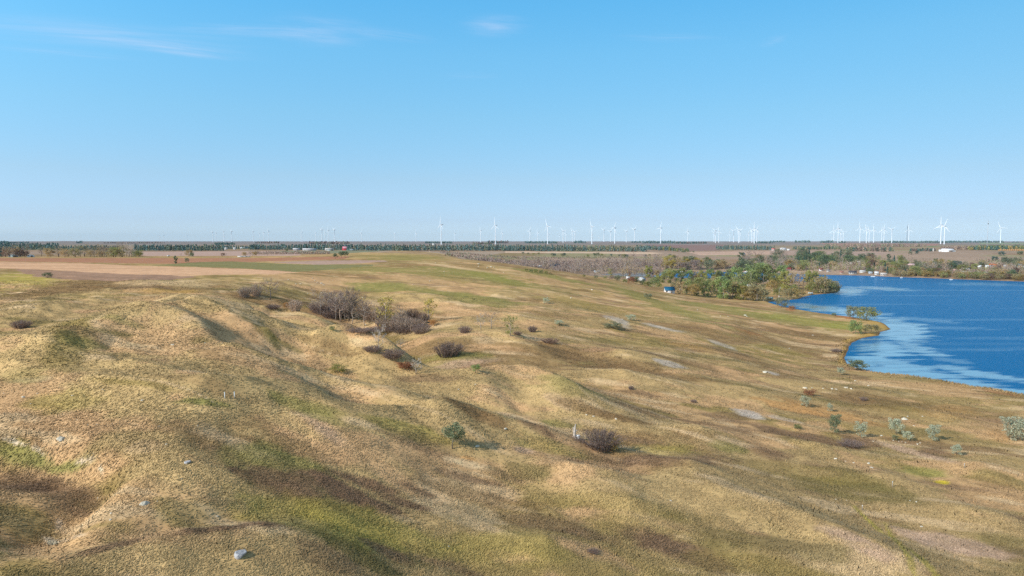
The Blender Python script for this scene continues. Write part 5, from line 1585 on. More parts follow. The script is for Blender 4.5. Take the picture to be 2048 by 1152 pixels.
rock(481, 1111, 30, "big grey boulder on the tan mound at the bottom", None, COOL, 1, 1.0)
rock(122, 879, 18, "rounded whitish boulder on the left hillside", None, WARM, 0, 1.0)
rock(375, 926, 14, "small blue grey boulder on the tan spur", None, COOL, 1, 1.0)
rock(289, 1009, 20, "flat topped slab of pale stone on the tan spur", None, WARM, 2, 1.2)
rock(47, 795, 9, "pale stone high on the left hillside near the picture's edge", None, WARM, 0)
rock(284, 801, 7, "pale stone below the fold left of the two white posts", None, WARM, 0)
rock(955, 893, 10, "flat whitish stone beside the green and silver bush", None, WARM, 2)
rock(1011, 858, 9, "whitish stone on the rise behind the fence line", None, WARM, 2)
rock(1529, 745, 11, "white boulder at the edge of a bare grey patch", None, WARM, 0)
rock(1809, 839, 14, "broad whitish boulder among bushes on the right", None, WARM, 2)
rock(1763, 872, 7, "whitish stone left of the silver bush and its two small neighbours", None, WARM, 0)
rock(1671, 918, 8, "pale stone, leftmost of a scatter below the wine coloured brush", None, WARM, 0)
rock(643, 567, 6, "largest white stone of the row on the upper slope", None, WARM, 0)
rock(730, 650, 5, "white stone at the foot of the ravine thicket", None, WARM, 0, 1.4)
for label, grp, pts in (
        ("small pale stone scattered on the left hillside", "small stones on the left hillside", [(145, 791, 5), (205, 779, 4), (61, 808, 4), (194, 849, 4), (176, 850, 4), (154, 840, 4), (8, 787, 4), (333, 889, 6), (222, 1027, 7), (221, 1040, 7), (314, 1003, 5), (434, 1033, 7), (196, 996, 5), (228, 991, 6), (75, 787, 4), (395, 852, 4), (318, 853, 5), (363, 958, 4)]),
        ("small pale stone lying on the middle mounds", "small stones on the middle mounds", [(951, 769, 4), (917, 779, 5), (1173, 830, 5), (1187, 833, 6), (1232, 838, 6), (897, 1093, 6), (1341, 1002, 6), (840, 770, 3), (1265, 695, 3), (345, 690, 7), (410, 686, 4), (445, 687, 4)]),
        ("pale stone of the short row along the flat pale ground", "stone row on the flat pale ground", [(1610, 777, 9), (1624, 776, 4), (1646, 777, 4), (1664, 778, 7), (1672, 779, 5), (1692, 776, 8), (1703, 778, 6), (1710, 762, 5), (1737, 772, 6)]),
        ("small whitish stone among the silver bushes", "stones among the silver bushes", [(1787, 881, 4), (1797, 883, 3), (1804, 884, 3), (1811, 885, 4), (1835, 889, 6), (1828, 852, 5), (1845, 833, 4), (1815, 833, 5), (1840, 886, 4), (1746, 883, 4)]),
        ("pale stone of the scatter below the wine coloured brush", "stones below the wine coloured brush", [(1707, 926, 5), (1737, 927, 8), (1743, 936, 7), (1691, 923, 4), (1843, 1054, 6), (1672, 999, 4), (1681, 996, 3), (1833, 1004, 5), (1692, 1001, 3), (1820, 1002, 4), (1727, 1002, 3)]),
        ("white stone of the row on the upper slope", "white stone row on the upper slope", [(625, 557, 4), (629, 561, 4), (635, 565, 4), (647, 570, 4)]),
        ("white stone by the dark scrub on the upper slope", "stones by the dark scrub", [(577, 560, 4), (592, 568, 4), (601, 568, 4), (615, 587, 3), (643, 586, 4), (725, 595, 4), (700, 583, 3)]),
        ("pale stone on the flank of the green knoll", "stones on the green knoll", [(871, 526, 3), (860, 562, 4), (957, 528, 5), (957, 533, 3), (982, 534, 4), (988, 535, 4), (975, 536, 4), (1007, 545, 3), (860, 504, 3), (888, 543, 3), (826, 569, 3)]),
        ("pale stone dotted on the slope above the lake", "stones on the slope above the lake", [(1184, 580, 5), (1142, 596, 4), (1490, 631, 6), (1494, 633, 4), (1441, 632, 3), (1456, 633, 3), (1579, 697, 4), (1626, 671, 4), (1395, 620, 3), (1213, 638, 4), (1245, 639, 4)])):
    for px, py, w in pts:
        rock(px, py, w, label, grp, WARM)

# ----------------------------------------------------------------- posts, fences, dead stump
M_WHITE = plain_mat("white_paint", (236, 236, 232), 0.5)
M_STEEL = plain_mat("weathered_steel", (92, 84, 72), 0.7, noise=0.2)
M_WIRE = plain_mat("fence_wire", (120, 116, 108), 0.5)
M_POLEW = plain_mat("weathered_pole", (176, 164, 148), 0.8, noise=0.2)


def marker(px, py, hpx, wm, label, capcol=True):
    x, y = locate(px, py)
    h = hpx * y / F
    o = put("marker_post", None, None, None, (x, y, float(height(x, y)) - 0.05), label, "post")
    put("shaft", MB().tube([(0, 0, 0), (0, 0, h * 0.86)], [wm, wm], 8).mesh("shaft", True), M_WHITE if capcol else M_POLEW, o)
    put("cap", MB().tube([(0, 0, h * 0.865), (0, 0, h * 0.98), (0, 0, h * 1.0)], [wm * 1.35, wm * 1.35, wm * 0.7], 8).mesh("cap", True), M_WHITE, o)


marker(449.6, 797, 14, 0.06, "white marker post, left one of the pair on the spur crest")
marker(469, 796, 13.5, 0.06, "white marker post, right one of the pair on the spur crest")
marker(1928.5, 936, 10, 0.05, "thin brown post with a white cap near the yellow weeds", False)
marker(1784.6, 975, 13, 0.05, "thin brown post with a white cap in the green weeds", False)
marker(1724.5, 1020, 11, 0.05, "thin brown post with a white cap above the mown trail", False)


def fence(pts, hpx, label):
    wp = [locate(*p) for p in pts]
    o = put("wire_fence", None, None, None, (wp[0][0], wp[0][1], float(height(*wp[0]))), label, "fence")
    ox, oy, oz = o.location
    tops = []
    for k, ((x, y), hp) in enumerate(zip(wp, hpx)):
        h = hp * y / F
        z = float(height(x, y))
        lx = -0.28 * h
        put("post", MB().tube([(0, 0, -0.1), (lx, 0.05, h)], [0.028, 0.025], 5).mesh("post", True), M_STEEL, o, (x - ox, y - oy, z - oz))
        tops.append([(x - ox + lx * f, y - oy, z - oz + h * f) for f in (0.35, 0.65, 0.92)])
    for w in range(3):
        put("wire", MB().tube([t[w] for t in tops], [0.006] * len(tops), 4).mesh("wire", True), M_WIRE, o)


fence([(127, 899), (181, 877), (228, 859), (287, 841), (339, 824), (388, 808)], [14, 14, 14, 14, 13, 12], "sagging wire fence of thin leaning posts climbing the left hill")
fence([(977, 876), (1015, 880), (1057, 884), (1096, 887), (1135, 889)], [9, 12, 12, 10, 10], "wire fence of thin leaning posts crossing the middle mound")


def stump():
    x, y = locate(1149, 876)
    s = 29 * y / F                                  # height in metres
    o = put("dead_stump", None, None, None, (x, y, float(height(x, y))), "bleached forked dead tree stump beside a dark shrub", "dead tree")
    m = plain_mat("bleached_wood", (206, 190, 174), 0.9, noise=0.3, scale=3)
    dk = plain_mat("shaded_root_wood", (92, 82, 72), 0.9, noise=0.3)  # darker copy of the bleached wood, shade put into its colour
    put("trunk", MB().tube([(0, 0, -0.15), (0.02, 0, 0.12 * s), (0.0, 0, 0.32 * s), (0.03 * s, 0, 0.55 * s), (0.045 * s, 0.02, 0.8 * s), (0.07 * s, 0.03, 1.0 * s)], [0.14 * s, 0.10 * s, 0.085 * s, 0.065 * s, 0.055 * s, 0.03 * s], 9).mesh("trunk", True), m, o)
    put("limb", MB().tube([(0.0, 0, 0.28 * s), (-0.06 * s, 0, 0.45 * s), (-0.085 * s, 0.02, 0.62 * s), (-0.09 * s, 0.02, 0.8 * s)], [0.07 * s, 0.055 * s, 0.045 * s, 0.02 * s], 7).mesh("limb", True), m, o)
    put("limb", MB().tube([(0.05 * s, 0.02, 0.42 * s), (0.17 * s, 0.02, 0.55 * s), (0.24 * s, 0.02, 0.57 * s)], [0.04 * s, 0.03 * s, 0.012 * s], 6).mesh("limb", True), m, o)
    for pts in ([(0, 0, 0.08 * s), (-0.16 * s, -0.05 * s, 0.08 * s), (-0.34 * s, -0.08 * s, -0.02)], [(0, 0, 0.06 * s), (0.05 * s, -0.16 * s, 0.05 * s), (0.08 * s, -0.3 * s, -0.05)], [(0, 0, 0.1 * s), (0.16 * s, 0, 0.1 * s), (0.3 * s, 0.04 * s, -0.02)]):
        put("root", MB().tube(pts, [0.07 * s, 0.05 * s, 0.02 * s], 6).mesh("root", True), m, o)
    put("root_mass", ROCKS[1].copy(), dk, o, (0.24 * s, 0.06 * s, 0.1 * s)).scale = (0.16 * s, 0.14 * s, 0.24 * s)


stump()

# ----------------------------------------------------------------- wind turbines
M_TURB = plain_mat("turbine_white", (240, 241, 242), 0.45, 0.4)
tower_me = MB().tube([(0, 0, -4), (0, 0, 0), (0, 0, 20), (0, 0, 50), (0, 0, 78.3)], [2.3, 2.3, 2.05, 1.65, 1.25], 16).mesh("tower", True)
nb = MB()
NV = []
for yy, hw, z0, z1 in ((-3.0, 1.45, -1.5, 1.6), (-1.5, 1.9, -1.75, 1.9), (5.5, 1.9, -1.75, 2.0), (8.2, 1.55, -1.2, 1.8)):
    NV += [(-hw, yy, z0), (hw, yy, z0), (hw * 0.9, yy, z1), (-hw * 0.9, yy, z1)]
nb.add(NV, [np.array([(i * 4 + j, i * 4 + (j + 1) % 4, i * 4 + 4 + (j + 1) % 4, i * 4 + 4 + j) for i in range(3) for j in range(4)]), np.array([(3, 2, 1, 0), (12, 13, 14, 15)])])
nacelle_me = nb.mesh("nacelle")
hub_me = MB().tube([(0, 0.6, 0), (0, -0.6, 0), (0, -1.8, 0), (0, -2.6, 0), (0, -2.9, 0)], [1.6, 1.65, 1.35, 0.75, 0.15], 14).mesh("hub", True)


def blade_mesh():
    V, k = [], 8
    for r, ch, th, tw in ((1.0, 1.7, 1.7, 0), (3.0, 1.8, 1.6, 0.1), (7.0, 2.9, 0.9, 0.25), (14, 2.3, 0.6, 0.16), (24, 1.6, 0.36, 0.08), (33, 1.0, 0.2, 0.03), (37, 0.3, 0.08, 0)):
        for j in range(k):
            t = 2 * math.pi * j / k
            cx_, cy_ = math.cos(t) * ch / 2 - (0.18 * ch if r > 4 else 0), math.sin(t) * th / 2
            V.append((cx_ * math.cos(tw) - cy_ * math.sin(tw), cx_ * math.sin(tw) + cy_ * math.cos(tw), r))
    n = 7
    Q = np.array([(i * k + j, i * k + (j + 1) % k, (i + 1) * k + (j + 1) % k, (i + 1) * k + j) for i in range(n - 1) for j in range(k)])
    return MB().add(V, [Q, np.array([list(range(k - 1, -1, -1)), [(n - 1) * k + j for j in range(k)]])]).mesh("blade", True)


blade_me = blade_mesh()


def ordinal(i, n):
    if n == 1:
        return "lone"
    w = ["leftmost", "second from left", "third from left", "fourth from left", "fifth from left", "sixth from left"]
    return w[i] if i < n - 1 else "rightmost"


# (cluster landmark, [(x, hub y, base y, rotor angle in degrees from upright)])
TURBINES = [
    ("of the thin pair past the farmstead grove", [(321, 470, 484.5, 10), (329.5, 470, 484.5, 40)]),
    ("above the small bare tree past the farmstead grove", [(376.5, 470, 485.5, 60)]),
    ("of five above the two white farmhouses", [(427.5, 464, 484, 50), (434, 466, 484, 0), (449, 463, 484.5, 5), (451, 470, 484.5, 60), (465, 463, 484.5, 55)]),
    ("of four left of the grey farm sheds", [(508, 463, 483.5, 60), (520.5, 466, 483.5, 20), (529, 465, 484, 0), (538.5, 462, 485, 35)]),
    ("of the close pair above the grey farm sheds", [(603, 468, 483.5, 15), (605.5, 465.5, 484, 45)]),
    ("of six left of the red barn", [(626, 471, 483, 40), (632.5, 465.6, 484, 10), (645, 460, 482.5, 55), (651, 466, 482.5, 0), (657.7, 460.5, 483, 15), (670, 460, 484, 60)]),
    ("standing right of the red barn", [(724, 466, 484, 30)]),
    ("of the faint pair between red barn and knoll", [(790.5, 467.5, 485, 60), (832.5, 466, 484, 0)]),
    ("and tallest, behind the top of the green knoll", [(883, 449, 489, 2)]),
    ("and faint, just right of the tallest turbine", [(910, 467.5, 484.5, 10)]),
    ("of three right of the green knoll", [(961.5, 460.6, 489, 112), (991, 450.6, 488, 0), (1004.5, 465, 485, 0)]),
    ("of four left of the navy roofed shed", [(1059.5, 462, 488.5, 30), (1075, 464.5, 482, 0), (1095, 452, 487.5, 100), (1098, 469, 482, 45)]),
    ("of five above the navy roofed shed", [(1118.5, 471, 482, 20), (1126, 462, 488.5, 80), (1131, 466, 485, 10), (1144.5, 463, 482, 90), (1149.5, 464, 482, 70)]),
    ("of seven over the side valley wood", [(1183.5, 452.5, 487, 95), (1197.5, 474, 481.5, 0), (1207.5, 460, 482.5, 55), (1220.5, 463, 484, 48), (1229, 455.6, 486.5, 27), (1236, 474, 484, 0), (1252, 463, 485.5, 60)]),
    ("right after the seven over the side valley wood", [(1268.5, 459, 485.5, 50)]),
    ("of two wide apart above the brown field", [(1320.5, 456, 486.5, 20), (1374.5, 463, 485, 18)]),
    ("of the trio at the dark belt's left end", [(1427, 465.6, 484, 70), (1430, 461, 487.5, 60), (1436.5, 462.5, 487, 0)]),
    ("of four above the dark belt's left half", [(1458.5, 468, 484, 0), (1466, 462, 484.5, 60), (1476, 460, 486, 80), (1478.5, 463, 485, 45)]),
    ("of the tight five at the belt's right end", [(1495.5, 467.5, 484, 10), (1502, 460.6, 484.5, 75), (1505, 463, 485, 40), (1507.5, 457, 487.5, 0), (1512.5, 460, 483, 25)]),
    ("of the tight six above the far grove", [(1662.5, 467.5, 483, 60), (1666, 460.6, 486.5, 0), (1674.5, 457, 485, 0), (1679, 465, 484, 30), (1682, 467.5, 483, 60), (1685, 464, 482.5, 85)]),
    ("of seven in an open row at right", [(1718, 456, 482.5, 0), (1731, 459, 487.5, 105), (1736.5, 461, 484.5, 100), (1745.5, 459.5, 484.5, 0), (1761.5, 462, 484, 5), (1766, 459, 486, 10), (1781.5, 459, 487, 60)]),
    ("beside a dark lattice mast", [(1815.5, 459, 487, 0)]),
    ("of the pair above the big white barn", [(1879.5, 450, 485.5, 0), (1886.5, 452.5, 490.5, 20)]),
    ("farthest right, beyond the slim mast", [(1998.5, 455.6, 485.5, 95)]),
]
yr = random.Random(3)
for where, lst in TURBINES:
    for i, (px, hub, bpy_, rot) in enumerate(lst):
        D = 80.0 * F / max(bpy_ - hub, 7.5)
        D = min(D, 9500)
        x = (px - W / 2) / F * D
        z = float(height(x, D))
        hubz = CAMZ + ray(px, hub)[1] * D
        s = (hubz - z) / 80.0
        o = bpy.data.objects.new("wind_turbine", None)
        COL.objects.link(o)
        o.location = (x, D, z)
        o.rotation_euler = (0, 0, math.radians(-62 + yr.uniform(-9, 9)) - math.atan2(x, D) * 0.0)
        o.scale = (s, s, s)
        big = "tall" if bpy_ - hub > 29 else ("small faint" if bpy_ - hub < 18.5 else "mid sized")
        tag(o, f"{big} wind turbine, {ordinal(i, len(lst))} {where}" if len(lst) > 1 else f"{big} white wind turbine {where}", "wind turbine", None, "wind turbines along the horizon")
        put("tower", tower_me, M_TURB, o)
        put("nacelle", nacelle_me, M_TURB, o, (0, 0, 80))
        r = put("rotor", hub_me, M_TURB, o, (0, -3.6, 80))
        r.rotation_euler = (0, math.radians(rot), 0)
        for k in range(3):
            b = put("blade", blade_me, M_TURB, r, (0, -0.6, 0))
            b.rotation_euler = (0, k * 2 * math.pi / 3, 0)


# ----------------------------------------------------------------- lattice masts
def mast(px, base, top, D, label, mat, wid, topw=None, low_white=None):
    x = (px - W / 2) / F * D
    z = float(height(x, D))
    h = (CAMZ + ray(px, top)[1] * D) - z
    o = put("lattice_mast", None, None, None, (x, D, z), label, "mast")
    corners = [(math.cos(a) * wid, math.sin(a) * wid) for a in (0.3, 2.4, 4.5)]
    for cx_, cy_ in corners:
        put("leg", MB().tube([(cx_ * 1.6, cy_ * 1.6, -1), (cx_ * 0.8, cy_ * 0.8, h)], [0.22, 0.16], 5).mesh("leg"), mat, o)
    br = MB()
    n = int(h / 4)
    for i in range(n):
        t0, t1 = i / n, (i + 1) / n
        for j in range(3):
            a, b = corners[j], corners[(j + 1) % 3]
            s0, s1 = 1.6 - 0.8 * t0, 1.6 - 0.8 * t1
            br.tube([(a[0] * s0, a[1] * s0, h * t0), (b[0] * s1, b[1] * s1, h * t1)], [0.1, 0.1], 3, False)
    put("bracing", br.mesh("bracing"), mat, o)
    put("antenna", MB().tube([(0, 0, h * 0.86), (0, 0, h * 0.9), (0, 0, h * 0.91), (0, 0, h * 1.06)], [0.9, 0.9, 0.14, 0.1], 8).mesh("antenna"), M_STEEL, o)


M_MASTW = plain_mat("mast_white", (214, 216, 220), 0.5)
M_MASTD = plain_mat("mast_dark", (110, 112, 124), 0.5)
mast(1972.5, 494, 441, 1750, "slim pale lattice mast with a dark cap on the right horizon", M_MASTW, 0.55)
mast(1812, 486, 451, 3000, "dark lattice mast just left of a turbine", M_MASTD, 1.3)

# ----------------------------------------------------------------- buildings
M_GLASS = plain_mat("window_glass", (60, 72, 84), 0.15, 0.5)
M_DOOR = plain_mat("door_paint", (120, 104, 92), 0.6)
_mats = {}


def paintmat(rgb, rough=0.75):
    if rgb not in _mats:
        _mats[rgb] = plain_mat("painted_wall", rgb, rough, 0.2, 0.08, 0.6)
    return _mats[rgb]


def building(name, px, py, wpx, hpx, wall, roof, label, cat, depth=0.65, yaw=None, ymin=250, nwin=2, overhang=0.35, eave=0.55, hip=False, big_door=False):
    """gabled building; wpx, hpx: photograph width along the ridge and height to the ridge"""
    x, y = locate(px, py, 0, ymin)
    w, h = wpx * y / F, hpx * y / F
    d = max(w * depth, h * 0.9) if depth < 2 else depth
    e = h * eave
    az = math.atan2(x, y)
    o = put(name, None, None, None, (x, y, float(height(x, y)) - 0.1), label, cat)
    o.rotation_euler = (0, 0, -az + (rnd.uniform(-0.35, 0.35) if yaw is None else yaw))
    V = [(-w / 2, -d / 2, -1), (w / 2, -d / 2, -1), (w / 2, d / 2, -1), (-w / 2, d / 2, -1), (-w / 2, -d / 2, e), (w / 2, -d / 2, e), (w / 2, d / 2, e), (-w / 2, d / 2, e), (-w / 2, 0, h - 0.12), (w / 2, 0, h - 0.12)]
    put("wall", MB().add(V, [np.array([(0, 1, 5, 4), (2, 3, 7, 6)]), np.array([(1, 2, 6, 9, 5), (3, 0, 4, 8, 7)])]).mesh("wall"), paintmat(wall), o)
    oh, t = overhang, 0.22
    sl = (h - e) / (d / 2)
    ze = e - oh * sl + 0.02
    R = []
    for xx in (-w / 2 - oh, w / 2 + oh):
        R += [(xx, -d / 2 - oh, ze), (xx, 0, h), (xx, d / 2 + oh, ze), (xx, d / 2 + oh, ze + t), (xx, 0, h + t), (xx, -d / 2 - oh, ze + t)]
    F4 = [(0, 1, 7, 6), (1, 2, 8, 7), (2, 3, 9, 8), (3, 4, 10, 9), (4, 5, 11, 10), (5, 0, 6, 11), (0, 5, 4, 1), (1, 4, 3, 2), (6, 7, 10, 11), (7, 8, 9, 10)]
    put("roof", MB().add(R, [np.array(F4)]).mesh("roof"), paintmat(roof, 0.55), o)
    dw, dh = (w * 0.3, e * 0.85) if big_door else (min(1.0, w * 0.16), min(2.05, e * 0.85))
    put("door", MB().box(w * 0.1, w * 0.1 + dw, -d / 2 - 0.06, -d / 2 + 0.04, 0.0, dh).mesh("door"), M_DOOR, o)
    for k in range(nwin):
        cx_ = -w * 0.36 + (k * w * 0.3 if k < 2 else w * 0.74)
        ww, wh = min(0.7, w * 0.1), min(0.55, e * 0.24)
        f = put("window", MB().box(cx_ - ww, cx_ + ww, -d / 2 - 0.05, -d / 2 + 0.02, e * 0.58 - wh, e * 0.58 + wh).mesh("window"), M_WHITE, o)
        put("pane", MB().box(cx_ - ww * 0.86, cx_ + ww * 0.86, -d / 2 - 0.08, -d / 2 - 0.052, e * 0.58 - wh * 0.84, e * 0.58 + wh * 0.84).mesh("pane"), M_GLASS, f)
    return o


WH, GR, BR = (232, 230, 224), (150, 148, 146), (150, 120, 100)
building("shed", 1338.5, 585.5, 19, 12, (226, 222, 216), (30, 96, 128), "white shed with a bright blue metal roof before the trees", "shed", 0.6, 0.28, 200, 1, 0.3, 0.5)
building("barn", 692, 500.5, 13, 7.5, (206, 62, 74), (216, 150, 158), "red barn on the plain behind the knoll", "barn", 0.6, 0.2, 700, 1, big_door=True)
building("shed", 703.5, 501.2, 6, 3, WH, WH, "little white shed right of the red barn", "shed", 0.6, 0.1, 700, 0)
building("shed", 659, 501.2, 17, 5, WH, (196, 190, 182), "long white shed left of the red barn", "shed", 0.4, 0.1, 700, 1, big_door=True)
building("shed", 619, 501.2, 26, 4.5, (190, 182, 176), (212, 206, 202), "longest grey farm shed behind a row of dark trees", "shed", 0.3, 0, 700, 2)
building("shed", 593, 500.8, 13, 4.5, (184, 176, 172), (206, 200, 196), "short grey farm shed left of the longest shed", "shed", 0.4, 0, 700, 1)
building("house", 569, 497.5, 5, 3.5, WH, (200, 196, 190), "tiny white farmhouse between dark trees left of the grey sheds", "house", 0.7, 0, 700, 1)
building("shed", 516, 498, 8, 3, WH, (170, 180, 186), "low pale shed at the shelterbelt, left of the tiny white farmhouse", "shed", 0.5, 0, 700, 1)
building("house", 452, 499, 4.5, 4, WH, (210, 208, 204), "white farmhouse, left one of two below the group of five turbines", "house", 0.7, 0.3, 700, 1)
building("house", 469.5, 499, 4.5, 4, WH, (210, 208, 204), "white farmhouse, right one of two below the group of five turbines", "house", 0.7, -0.2, 700, 1)
building("shed", 488, 497.5, 14, 3, (170, 176, 180), (190, 196, 200), "long bluish metal shed right of the two white farmhouses", "shed", 0.4, 0, 700, 1)
building("shed", 867, 490, 4, 3, WH, WH, "tiny white shed left of the tallest turbine", "shed", 0.6, 0, 1500, 0)
building("shed", 1110, 536, 19, 8.5, (128, 134, 142), (26, 44, 66), "grey shed with a navy blue roof before the bare wood", "shed", 0.5, 0.05, 350, 2, big_door=True)
building("house", 1194, 545, 11, 4, WH, (196, 204, 212), "low white house at the edge of the bare wood", "house", 0.5, 0.2, 350, 2)
building("house", 1256, 558, 7, 5, WH, (226, 224, 220), "little white house beside orange leaved trees on the rim", "house", 0.7, 0.2, 350, 1)
building("house", 1283, 561, 13, 6.5, (214, 212, 208), (206, 206, 204), "white gabled house half hidden by trees on the rim", "house", 0.9, 1.0, 350, 2)
building("house", 1485.5, 511, 8, 5, (214, 220, 226), (120, 150, 196), "small white house with a blue roof alone on the far slope", "house", 0.6, 0.2, 1000, 1)
building("house", 1546.5, 500.8, 6, 4.5, (226, 210, 204), (206, 120, 110), "white house with a reddish roof at the right end of the dark belt", "house", 0.7, 0.2, 1000, 1)
building("house", 1566, 500.5, 11, 5, WH, (214, 212, 210), "white farmhouse on the rise above the purple wood", "house", 0.6, 0.2, 1000, 2)
building("shed", 1577, 500.8, 5, 3, WH, WH, "small white shed right of the farmhouse on the rise", "shed", 0.6, 0, 1000, 0)
building("barn", 1894.5, 503.4, 20, 6, (240, 238, 236), (246, 246, 246), "big white barn on the brow of the far slope", "barn", 0.5, 0.25, 1000, 1, big_door=True)
building("shed", 1881, 503.2, 6, 4, (226, 222, 220), WH, "white shed touching the left side of the big white barn", "shed", 0.6, 0.2, 1000, 0)
building("shed", 1907, 503.6, 6, 2.6, (236, 232, 226), WH, "low white lean-to at the right end of the big white barn", "shed", 0.6, 0.2, 1000, 0)
building("shed", 1868, 502.2, 5, 5, WH, WH, "white tall shed apart on the left of the big white barn", "shed", 0.8, 0.2, 1000, 0)
building("shed", 1745, 516.5, 14, 4, WH, (236, 234, 228), "long white shed above the green grove of the far shore", "shed", 0.4, 0.1, 900, 1)
far = [
    (1642, 541.5, 6, 5, WH, (150, 90, 80), "white cottage with a brick red roof behind leafless trees"), (1656.5, 543.5, 5, 4, WH, GR, "little white cottage by a bright green tree"),
    (1683, 546.5, 6, 4, (220, 190, 172), (170, 120, 104), "peach coloured cottage on the far waterline"), (1705, 548, 12, 6, (190, 186, 180), (86, 84, 90), "dark roofed cottage with white gables on the far waterline"),
    (1725, 545, 9, 4, WH, (214, 210, 204), "white low cottage right of the dark roofed one"), (1753, 549.5, 6, 6, WH, (230, 230, 228), "tall white boathouse on the far waterline"),
    (1741, 547.5, 6, 4, (212, 214, 214), (180, 188, 194), "grey boathouse left of the tall white one"), (1767, 550.5, 10, 4.5, (216, 208, 200), (206, 196, 186), "pale long cottage right of the tall white boathouse"),
    (1701.5, 529, 4, 4, (222, 214, 196), (200, 190, 176), "cream cottage up among the green grove"), (1718, 527, 5, 4, WH, (220, 216, 206), "white cottage at the right edge of the green grove"),
    (1579, 540.5, 6, 5, (190, 150, 146), (150, 70, 64), "reddish cottage at the left end of the far shore"), (1819.5, 533.5, 14, 6, (206, 176, 170), (222, 188, 182), "pink roofed house on the lower far slope"),
    (1933, 531.5, 5, 4, (216, 196, 176), (190, 170, 150), "tan cottage high on the far slope"), (1932, 541.5, 9, 5, WH, (206, 204, 200), "white gabled house above a long white cottage"),
    (1933.5, 547, 13, 4, WH, (240, 240, 238), "long white cottage just above the far waterline bushes"), (1959, 537, 5, 6, WH, WH, "narrow white house beside a dark tree on the far slope"),
    (1976, 535.5, 8, 4.5, WH, (232, 230, 226), "white house left of an orange roof"), (1986, 532, 11, 4, (196, 160, 130), (206, 112, 60), "house with an orange roof on the far slope"),
    (2010, 534, 4, 4, WH, (226, 224, 222), "tiny white house right of the orange roof"), (1972.5, 547.5, 6, 3.5, WH, (238, 236, 232), "small white cottage in the far shore bushes"),
    (2037, 533.5, 24, 5.5, WH, (170, 186, 204), "long white house with a blue grey roof at the right edge"), (1910, 543, 6, 4.5, (206, 176, 160), (186, 150, 140), "brownish cottage among trees left of the white gabled house")]
for px, py, w, h, wc, rc, lab in far:
    building("cottage", px, py, w * 1.1, h * 1.1, wc, rc, lab, "house", 0.7, None, 600, 2)


def quonset(px, py, wpx, hpx, label, colr):
    x, y = locate(px, py, 0, 450)
    w, h = wpx * y / F, hpx * y / F
    o = put("arched_shed", None, None, None, (x, y, float(height(x, y)) - 0.1), label, "shed")
    o.rotation_euler = (0, 0, -math.atan2(x, y) + 0.25)
    n, V = 12, []
    for yy in (-w * 0.45, w * 0.45):
        for i in range(n + 1):
            a = math.pi * i / n
            V.append((math.cos(a) * w / 2, yy, math.sin(a) * h))
    Q = np.array([(i, i + 1, n + 2 + i, n + 1 + i) for i in range(n)])
    put("roof", MB().add(V, [Q, np.array([list(range(n, -1, -1)), list(range(n + 1, 2 * n + 2))])]).mesh("roof"), paintmat(colr, 0.4), o)
    put("door", MB().box(-w * 0.16, w * 0.16, -w * 0.45 - 0.12, -w * 0.45 - 0.01, 0, h * 0.62).mesh("door"), M_DOOR, o)


quonset(27, 514, 14, 5, "rounded grey green metal shed at the left farmstead", (186, 200, 196))
quonset(62, 514, 11, 5, "bright white arched shed at the left farmstead", (240, 238, 232))


# ----------------------------------------------------------------- vehicles, docks, boats, poles, bales
M_TYRE = plain_mat("rubber", (30, 30, 32), 0.9)


def trailer(px, py, wpx, hpx, label, colr=(238, 236, 230), name="camper_trailer", cat="camper", ymin=350):
    x, y = locate(px, py, 0, ymin)
    w, h = wpx * y / F, hpx * y / F
    d = max(2.2, w * 0.3)
    o = put(name, None, None, None, (x, y, float(height(x, y))), label, cat)
    o.rotation_euler = (0, 0, -math.atan2(x, y) + rnd.uniform(-0.2, 0.3))
    P = [(-w / 2, 0.22 * h), (w / 2 * 0.94, 0.22 * h), (w / 2, 0.4 * h), (w / 2 * 0.97, 0.85 * h), (w / 2 * 0.88, h), (-w / 2 * 0.9, h), (-w / 2 * 0.99, 0.85 * h)]
    V = [(a, -d / 2, b) for a, b in P] + [(a, d / 2, b) for a, b in P]
    n = len(P)
    put("body", MB().add(V, [np.array([(i, (i + 1) % n, n + (i + 1) % n, n + i) for i in range(n)]), np.array([list(range(n - 1, -1, -1)), list(range(n, 2 * n))])]).mesh("body"), paintmat(colr, 0.35), o)
    put("window", MB().box(-w * 0.3, -w * 0.05, -d / 2 - 0.04, -d / 2 + 0.02, 0.55 * h, 0.8 * h).mesh("window"), M_GLASS, o)
    put("door", MB().box(w * 0.12, w * 0.22, -d / 2 - 0.04, -d / 2 + 0.02, 0.24 * h, 0.82 * h).mesh("door"), M_DOOR, o)
    for sx_ in (-0.12, 0.1):
        for sy_ in (-1, 1):
            put("wheel", MB().tube([(w * sx_, sy_ * d * 0.42, 0.13 * h), (w * sx_, sy_ * d * 0.5, 0.13 * h)], [0.13 * h, 0.13 * h], 12).mesh("wheel"), M_TYRE, o)


trailer(1079, 534.5, 8, 4, "white camper trailer left of the navy roofed shed")
trailer(1140, 537.5, 11, 4.5, "long white camper trailer right of the navy roofed shed")
trailer(1168, 539.5, 5, 3, "dark red vehicle parked below the bare wood", (96, 34, 34), "parked_van", "van")
trailer(488, 514.5, 24, 2.6, "long white trailer parked beyond the red brown field", (236, 232, 224), "flat_trailer", "trailer", 450)
trailer(337, 513, 5, 2.5, "small white vehicle beyond the red brown field", (240, 238, 234), "parked_van", "van", 450)
trailer(1498, 574, 9, 5, "white camper under the tall trees of the wooded point", (232, 232, 228), ymin=330)
trailer(1544, 574, 8, 5, "white camper beneath the yellow tree of the wooded point", (232, 228, 220), ymin=330)
trailer(1539, 599, 14, 5, "pale green camper near the inner shore of the point", (190, 204, 186), ymin=330)
trailer(1621, 588.5, 9, 4, "pale camper by the water under the point's bare trees", (190, 196, 190), ymin=330)


